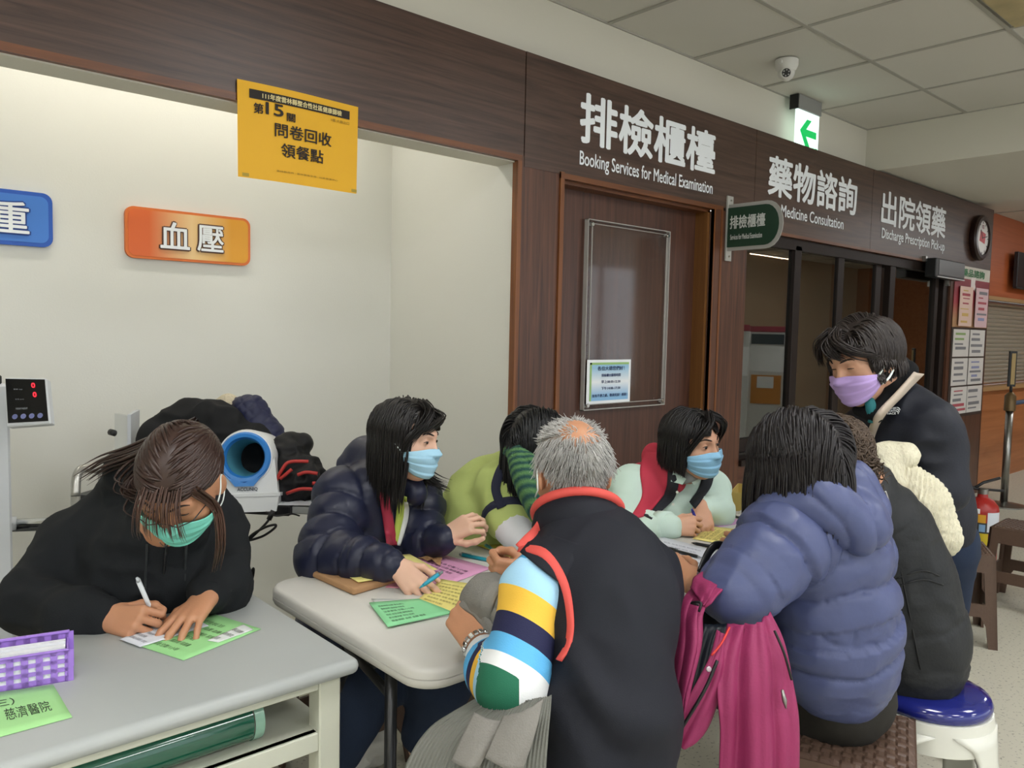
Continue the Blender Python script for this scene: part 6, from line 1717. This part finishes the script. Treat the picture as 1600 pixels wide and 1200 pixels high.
# ------------------------------------------------------------------ stools
def woven_mat():
    m = mat('brown_weave', '#5b473b', .42, spec=.4, noise=.12, nscale=30); nt = m.node_tree; b = nt.nodes['Principled BSDF']
    tc = nt.nodes.new('ShaderNodeTexCoord'); ck_ = nt.nodes.new('ShaderNodeTexChecker'); ck_.inputs['Scale'].default_value = 75
    nt.links.new(tc.outputs['Object'], ck_.inputs['Vector'])
    bp = nt.nodes.new('ShaderNodeBump'); bp.inputs['Strength'].default_value = .6; bp.inputs['Distance'].default_value = .009
    nt.links.new(ck_.outputs['Fac'], bp.inputs['Height']); nt.links.new(bp.outputs[0], b.inputs['Normal'])
    return m
WV = woven_mat()
def stool_meshes(w=.30, d=.25, h=.44):
    """woven plastic stool at the origin -> [(part name, mesh)]"""
    out = []; k = 1.20
    n = 60; m = 50; top = []
    for i in range(n + 1):
        row = []
        for j in range(m + 1):
            x = -w / 2 + w * i / n; y = -d / 2 + d * j / m
            e = min(i, n - i, 3) / 3 * min(j, m - j, 3) / 3
            cx, cy = math.floor(i / 4), math.floor(j / 4)
            hh = .0048 * (abs(math.sin(math.pi * j / 4)) if (cx + cy) % 2 else abs(math.sin(math.pi * i / 4)))
            row.append((x, y, h - .006 * (1 - e) + hh * e))
        top.append(row)
    out.append(('seat', MB().grid(top).mesh('seat')))
    lv = lambda z: 1 + (k - 1) * (1 - z / h)
    def pt(sx, sy, u, z, side):   # u -1..1 along the side
        f = lv(z)
        return ((u * w / 2) * f, sy * d / 2 * f, z) if side == 'y' else (sx * w / 2 * f, (u * d / 2) * f, z)
    for side in 'xy':
        for sg in (-1, 1):
            mb = MB()
            P_ = lambda u, z: Vector(pt(sg, sg, u, z, side))
            nrm = Vector((0, -sg * .012, 0)) if side == 'y' else Vector((-sg * .012, 0, 0))
            for quad in ([(-1, h - .004), (1, h - .004), (1, h - .085), (-1, h - .085)], [(-1, h - .085), (-.62, h - .085), (-.66, .205), (-1, .205)], [(.62, h - .085), (1, h - .085), (1, .205), (.66, .205)],
                         [(-1, .205), (1, .205), (1, .145), (-1, .145)], [(-1, .145), (-.52, .145), (-.68, .10), (-.74, 0), (-1, 0)], [(.52, .145), (1, .145), (1, 0), (.74, 0), (.68, .10)]):
                mb.prism([P_(u, z) for u, z in quad], nrm)
            out.append(('side_panel', mb.mesh('side_panel')))
    return out
SM = stool_meshes()
for _, m_ in SM: m_.materials.append(WV)
def place_stool(x, y, rz, label, sc=1.0, zs=1.0):
    t = empty('woven_stool', (x, y, 0), label, 'stool', 'brown woven plastic stools'); t.rotation_euler.z = math.radians(rz); t.scale = (sc, sc, zs)
    for nm, m_ in SM:
        o = bpy.data.objects.new(nm, m_); COL.objects.link(o); o.parent = t
    return t
a = onz(1500, 852, .44); place_stool(a[0], a[1], 28, 'brown woven stool with its narrow side beside the jeans of the standing person')
a = onz(1600, 822, .44); place_stool(a[0] + .0, a[1], 2, 'brown woven stool cut by the right picture edge')
a = onz(1330, 1152, .44); place_stool(a[0], a[1], 22, 'brown woven stool under the person in the blue puffer', 1.18, 1.02)
bs = empty('round_stool', onz(1452, 1075, .45), 'white plastic stool with glossy blue round seat', 'stool')
c = onz(1450, 1078, .455); bs.location = (c[0], c[1], 0); MBs = Matrix.Translation((c[0], c[1], 0))
MB().lathe([(.152, .425), (.160, .432), (.162, .448), (.155, .462), (.13, .468), (.0, .470)], 48, MBs).build('seat', mat('blue_plastic', '#1b2374', .12, coat=.5), bs, True)
WS = mat('stool_white', '#d5d5ca', .3, coat=.2)
MB().lathe([(.150, .43), (.163, .425), (.168, .40), (.172, .345), (.165, .345), (.158, .40), (.145, .424)], 48, MBs).build('skirt', WS, bs, angle=50)
acs = math.atan2(-c[1], -c[0])
for k in range(4):
    a0 = acs + math.radians(-30 + 90 * k); G = []
    for z in np.linspace(0, .40, 12):
        f = .172 + (.40 - z) * .14; hw = .24 + .42 * max(0, (z - .33) / .07) ** 2 + .03 * (1 - z / .4)
        G.append([(c[0] + f * math.cos(a0 + u * hw), c[1] + f * math.sin(a0 + u * hw), z) for u in np.linspace(-1, 1, 9)])
    lg = MB().grid(G).build('leg', WS, bs, True); lg.modifiers.new('thickness', 'SOLIDIFY').thickness = .012
    G = []
for k, (who, x, y) in enumerate((('person in the black hoodie', at(225, 1010, 2.3)[0], at(225, 1010, 2.3)[1]), ('person in the navy puffer', at(545, 985, 2.62)[0], at(545, 985, 2.62)[1]), ('person in the lime shirt', at(735, 960, 2.8)[0], at(735, 960, 2.8)[1]),
                                ('grey-haired man', at(960, 1300, 1.5)[0], at(960, 1300, 1.5)[1]), ('person in the red vest', at(1010, 930, 3.15)[0], at(1010, 930, 3.15)[1]))):
    place_stool(x, y, 5 * k, 'brown woven stool hidden under the ' + who)

# ------------------------------------------------------------------ blood pressure corner in the niche
bt = empty('monitor_table', at(380, 800, 2.78), 'black slim table holding the blood pressure monitor', 'table')
c0 = at(300, 792, 2.75); c1 = at(452, 790, 2.70); ux = N_((c1 - c0) * (1, 1, 0)); uy = np.array((-ux[1], ux[0], 0)); uy = uy if uy[1] > 0 else -uy
MT = Matrix(((ux[0], uy[0], 0, c0[0]), (ux[1], uy[1], 0, c0[1]), (0, 0, 1, 0), (0, 0, 0, 1))); zt = .835
Lt = np.linalg.norm((c1 - c0)[:2])
box('tray', (-.45, 0, zt - .035), (Lt, .36, zt), mat('tray_black', '#17181b', .35), bt, .004, MT)
box('side_tray', (Lt, .02, zt - .03), (Lt + .16, .34, zt - .004), mat('side_tray', '#a7a9a6', .3), bt, .003, MT)
tube('column', [MT @ Vector((.02, .18, 0)), MT @ Vector((.02, .18, zt - .03))], .03, BM, bt, 14)
box('foot', (-.2, .02, 0), (.24, .34, .03), BM, bt, .006, MT)
ls = empty('log_sheet', MT @ Vector((Lt + .05, .15, zt)), 'white log sheet on the side tray beside the dark coat', 'paper')
MB().add([MT @ Vector(p) for p in ((Lt - .06, .0, zt + .002), (Lt + .13, .03, zt + .002), (Lt + .12, .24, zt + .006), (Lt - .05, .22, zt + .003))], [(0, 1, 2, 3)]).build('sheet', mat('slip_white', '#e6e8ec', .7), ls)
bp_ = empty('blood_pressure_monitor', at(390, 785, 2.72), 'white arm-in blood pressure monitor with blue ring', 'monitor')
WB = mat('monitor_white', '#dfe1e0', .35); BB = mat('monitor_blue', '#2f7fcb', .35)
rc = at(383, 715, 2.72); fa = N_(cdir(.12, .10, 1)); FR_ = frame(rc, cdir(1, .02, -.1), fa)
MB().lathe([(.083, -.27), (.096, -.24), (.098, -.02), (.092, .004), (.078, .006), (.074, -.02), (.068, -.24)], 44, FR_, False).build('shell', WB, bp_, angle=40)
MB().lathe([(.064, -.004), (.070, .012), (.082, .014), (.088, .006), (.088, -.006), (.064, -.012), (.064, -.004)], 44, FR_, False).build('ring', BB, bp_, angle=50)
MB().lathe([(.066, .0), (.058, -.05), (.054, -.14), (.056, -.22)], 40, FR_, False).build('cuff', mat('cuff_teal', '#4f94a8', .7), bp_, True)
MB().lathe([(.057, -.218), (.0, -.219)], 30, FR_).build('cuff_back', mat('cuff_dark', '#14201f', .8), bp_)
ox = lambda a, b, z: FR_ @ Vector((a, b, z))
MB().prism([ox(-.072, -.048, .002), ox(-.03, -.098, .004), ox(.03, -.098, .004), ox(.072, -.048, .002), ox(.05, -.068, .002), ox(0, -.086, .002), ox(-.05, -.068, .002)], np.array(fa) * .012).build('guard', BB, bp_)
MB().prism([ox(-.098, 0, .0), ox(-.108, -.13, .0), ox(.112, -.13, .0), ox(.098, 0, .0), ox(.07, -.06, .0), ox(0, -.09, .0), ox(-.07, -.06, .0)], -np.array(fa) * .24).build('body', WB, bp_)
bl = at(390, 762, 2.66)
pb0 = ox(-.112, -.125, .018); 
MB().prism([ox(-.115, -.128, .02), ox(-.105, -.185, .02), ox(.108, -.185, .02), ox(.118, -.128, .02)], -np.array(fa) * .28).build('plinth', WB, bp_)
MB().prism([ox(-.12, -.122, .024), ox(-.12, -.133, .024), ox(.122, -.133, .024), ox(.122, -.122, .024)], -np.array(fa) * .285).build('seam_band', WB, bp_)
text_on('brand_text', 'ACCUNIQ', ox(-.025, -.116, .0), np.array(ox(.043, -.116, .0)) - np.array(ox(-.025, -.116, .0)), np.array(ox(-.025, -.102, .0)) - np.array(ox(-.025, -.116, .0)), mat('brand_ink', '#3b3f48', .6), bp_, .02, .004)
cbm = mat('cable_black', '#0d0d0f', .5)
cb1 = empty('power_cable', at(400, 850, 2.66), 'black power cable looped below the monitor table', 'cable')
MB().tube(spline([at(424, 800, 2.68), at(418, 815, 2.66), at(395, 838, 2.66), at(386, 845, 2.66), at(410, 838, 2.66), at(428, 826, 2.65), at(430, 820, 2.65), at(412, 825, 2.65), at(388, 842, 2.66), at(390, 870, 2.68), at(388, 900, 2.7), at(396, 888, 2.7), at(394, 905, 2.72), at(385, 930, 2.74)], 90), .0042, 7).build('cord', cbm, cb1, True)
MB().tube([at(427, 798, 2.67), at(420, 812, 2.665)], .009, 8).build('plug', cbm, cb1, True)
cb2 = empty('adapter_cable', at(445, 803, 2.68), 'thin black cable under the side tray', 'cable')
MB().tube(spline([at(416, 800, 2.67), at(432, 806, 2.66), at(455, 803, 2.68), at(468, 806, 2.7)], 24), .003, 6).build('cord', cbm, cb2, True)
# coats piled behind the monitor
ct = empty('black_coat', at(310, 700, 2.95), 'plain black coat heaped behind the monitor', 'coat')
BKC = fabric('black_wool', '#17181a', .85)
B = Blob().chain([cp(255, 690, 2.95, 30), cp(290, 662, 2.98, 30), cp(340, 668, 2.96, 34), cp(395, 695, 2.95, 24), cp(415, 745, 2.94, 22)], .05).chain([cp(280, 720, 2.95, 60), cp(350, 740, 2.98, 60), cp(400, 755, 2.96, 30)], .05)
garment('cloth', B, .010, BKC, ct, wr=.016, wsc=9, seed=5)
ct = empty('quilted_coat', at(390, 660, 3.03), 'navy quilted coat with cream fleece lining on top of the pile', 'coat')
def quilt(V, n):
    u = (V - at(390, 660, 3.0)) @ cdir(.7, .7, 0); v = (V - at(390, 660, 3.0)) @ cdir(.7, -.7, 0)
    q = np.minimum(np.abs(np.sin(u * 85)), np.abs(np.sin(v * 85)))
    return V + n * (.007 * (q ** .5 - .6))[:, None]
B = Blob().chain([cp(362, 636, 3.06, 14), cp(392, 645, 3.04, 24), cp(418, 680, 3.02, 22), cp(430, 700, 3.0, 14)], .03).chain([cp(400, 660, 3.03, 22), cp(418, 705, 3.0, 16), cp(420, 740, 3.0, 14)], .03)
garment('quilted_shell', B, .006, mat('navy_quilt', '#1d2140', .5, spec=.4), ct, wr=.006, wsc=12, seed=6, post=quilt)
B = Blob().chain([cp(338, 642, 3.05, 14), cp(356, 634, 3.05, 16), cp(362, 645, 3.03, 12)], .02)
garment('fleece_lining', B, .006, mat('sherpa', '#cdc2a8', .95, bump=.8, bscale=160), ct, wr=.003, seed=7)
ct = empty('sports_jacket', at(465, 740, 2.80), 'black jacket with red trim folded right of the monitor', 'jacket')
B = Blob()
B.chain([cp(438, 750, 2.84, 22), cp(450, 705, 2.86, 24), cp(472, 695, 2.88, 16)], .03); B.chain([cp(440, 765, 2.80, 22), cp(480, 752, 2.8, 24), cp(496, 762, 2.8, 16)], .03); B.chain([cp(455, 730, 2.82, 26), cp(482, 722, 2.84, 14)], .03)
def crease(V, n): return V + n * (.006 * (1 - 2 * np.abs(vnoise(V, 26, 3))))[:, None]
garment('shell', B, .0065, fabric('black_nylon', '#141416', .6), ct, wr=.012, wsc=14, seed=8, post=crease)
RT = mat('red_trim', '#b8342f', .6)
for pts in ([(430, 755, 2.740), (440, 735, 2.730), (452, 722, 2.735), (482, 721, 2.750)], [(438, 748, 2.730), (448, 740, 2.725), (456, 733, 2.730)], [(465, 742, 2.720), (478, 738, 2.720), (496, 740, 2.730)], [(448, 771, 2.720), (470, 764, 2.710), (494, 764, 2.720), (494, 756, 2.725), (488, 755, 2.725)]):
    MB().tube(spline([at(*p) for p in pts], 14), .006, 8).build('trim', RT, ct, True)

# weighing scale display at the left edge
wsn = empty('weighing_scale', np.array(at(0, 800, 2.6)) * (1, 1, 0), 'weighing scale column with dark display showing red zeros', 'scale')
SW = mat('scale_white', '#cfd3d6', .35)
a0 = at(-26, 604, 2.62); b0 = at(-26, 1300, 2.62)
lp = at(-18, 600, 2.66); lp2 = np.array((lp[0], lp[1], 0))
MB().box((lp[0] - .055, lp[1] - .03, 0), (lp[0] + .055, lp[1] + .03, lp[2] + .0), .008).build('column', SW, wsn)
MB().box((lp[0] - .2, lp[1] - .45, 0), (lp[0] + .2, lp[1] + .06, .07), .015).build('platform', SW, wsn)
MB().box((lp[0] - .03, lp[1] - .025, lp[2]), (lp[0] + .035, lp[1] + .025, lp[2] + .03), .004).build('head', BLACK, wsn)
D0 = 2.60
tl, tr, br, bl_ = at(7, 590, D0), at(72, 591, D0), at(79, 662, D0 - .05), at(10, 667, D0 - .05)
def slab(q, th): 
    nrm = N_(np.cross(q[1] - q[0], q[3] - q[0])); nrm = nrm if nrm @ cdir(0, 0, 1) > 0 else -nrm
    m = MB(); m.add([*q, *[p - nrm * th for p in q]], [(0, 1, 2, 3), (7, 6, 5, 4)] + [(i, (i + 1) % 4, (i + 1) % 4 + 4, i + 4) for i in range(4)]); return m, nrm
m_, nrm = slab([tl, tr, br, bl_], .03); o_ = m_.build('display_case', SW, wsn); o_.modifiers.new('soft', 'BEVEL').width = .004
qi = [tl * .97 + br * .03, tr * .97 + bl_ * .03, qmap([tl, tr, br, bl_], .96, .06), qmap([tl, tr, br, bl_], .05, .07)]
qi = [p + nrm * .0025 for p in qi]
m_, _ = slab(qi, .002); m_.build('display_glass', mat('display_black', '#121316', .12), wsn)
RED = mat('led_red', '#ff2a3a', .4, emit=2.2)
LAB = mat('panel_print', '#9aa0a6', .5)
def ptext(nm, s, u0, u1, v0, v1, m, bold=0): 
    q = [p + nrm * .0012 for p in qi]; p00 = qmap(q, u0, v0)
    text_on(nm, s, p00, qmap(q, u1, v0) - p00, qmap(q, u0, v1) - p00, m, wsn, bold, .0004 if np.cross(qmap(q, u1, v0) - p00, qmap(q, u0, v1) - p00) @ nrm > 0 else -.0004)
ptext('digit', '0', .66, .75, .79, .91, RED, .008); ptext('digit', '0', .68, .77, .57, .69, RED, .008)
ptext('caption', '體重 (kg)', .2, .42, .74, .77, LAB); ptext('caption', '身高 (cm)', .22, .44, .51, .54, LAB); ptext('caption', 'WEIGHT/HEIGHT', .22, .52, .29, .33, LAB)
for k in range(4):
    c = qmap([p + nrm * .0015 for p in qi], .19 + k * .21, .13)
    MB().lathe([(.0085, 0), (.0085, .001), (.0065, .001), (.0065, 0)], 20, frame(c, qi[1] - qi[0], nrm)).build('button', mat('button_blue', '#8f96c8', .4), wsn)
# mirror panel, chair rail and arm behind the hoodie
mp = empty('tilting_mirror', at(195, 720, 2.95), 'small chrome framed tilting mirror panel behind the writing person', 'mirror')
def slab_px(name, pts, D, th, m, par):
    q = [at(x, y, d) for (x, y), d in zip(pts, D)]; mm, _ = slab(q, th); return mm.build(name, m, par)
slab_px('chrome_side', [(179, 646), (199, 650), (199, 720), (179, 718)], [2.92, 2.90, 2.90, 2.92], .02, CHROME, mp)
slab_px('panel', [(199, 648), (213, 640), (212, 715), (199, 722)], [2.90, 3.02, 3.02, 2.90], .012, mat('panel_grey', '#b9bdc4', .25), mp)
tube('knob', [at(172, 675, 2.93), at(180, 677, 2.92)], .012, BLACK, mp)
tube('post', [at(188, 715, 2.93), np.array((*at(188, 715, 2.93)[:2], 0))], .014, CHROME, mp)
ra = empty('hand_rail', at(130, 815, 2.95), 'chrome hand rail running behind the black hoodie', 'rail')
a1, a2 = at(-30, 818, 2.85), at(300, 806, 3.0)
tube('bar', [a1, a2], .013, CHROME, ra, 12); tube('bar', [a1 - (0, 0, .024), a2 - (0, 0, .024)], .011, mat('dark_chrome', '#4b4d50', .2, .9), ra, 12)
tube('collar', [at(18, 808, 2.86), at(18, 828, 2.86)], .016, SW, ra)
for e_ in (a1, a2): tube('post', [e_, e_ * (1, 1, 0)], .014, CHROME, ra)
ar = empty('chair_arm', at(128, 750, 2.6), 'curved grey metal chair arm behind the hoodie shoulder', 'chair')
MB().tube(spline([at(118, 775, 2.5), at(120, 745, 2.52), at(130, 732, 2.55), at(160, 735, 2.6)], 16), .014, 12).build('arm_tube', mat('grey_tube', '#a9a8a2', .3, .6), ar, True)
tube('leg', [at(118, 775, 2.5), at(118, 775, 2.5) * (1, 1, 0)], .014, MATS['grey_tube'], ar)
tube('leg', [at(160, 735, 2.6), at(160, 735, 2.6) * (1, 1, 0)], .014, MATS['grey_tube'], ar)
wb = empty('white_bag', onz(560, 1180, .05), 'pale cloth bag on the floor under the folding table', 'bag')
a = onz(560, 1175, .06)
garment('cloth', Blob().chain([(a + (-.06, .02, 0.0), .06), (a + (.06, 0, .02), .065), (a + (.1, .1, .03), .055)], .04), .009, fabric('pale_cloth', '#c9c7bf', .8), wb, wr=.012, wsc=16)
cx_ = empty('carton', (.45, 2.2, 0), 'brown carton on the floor behind the desk', 'box')
box('carton_body', (.55, 2.15, 0), (.78, 2.4, .42), mat('carton_brown', '#a5825a', .8), cx_, .003); box('tape', (.64, 2.148, .1), (.69, 2.15, .42), mat('carton_tape', '#c9b184', .5), cx_)
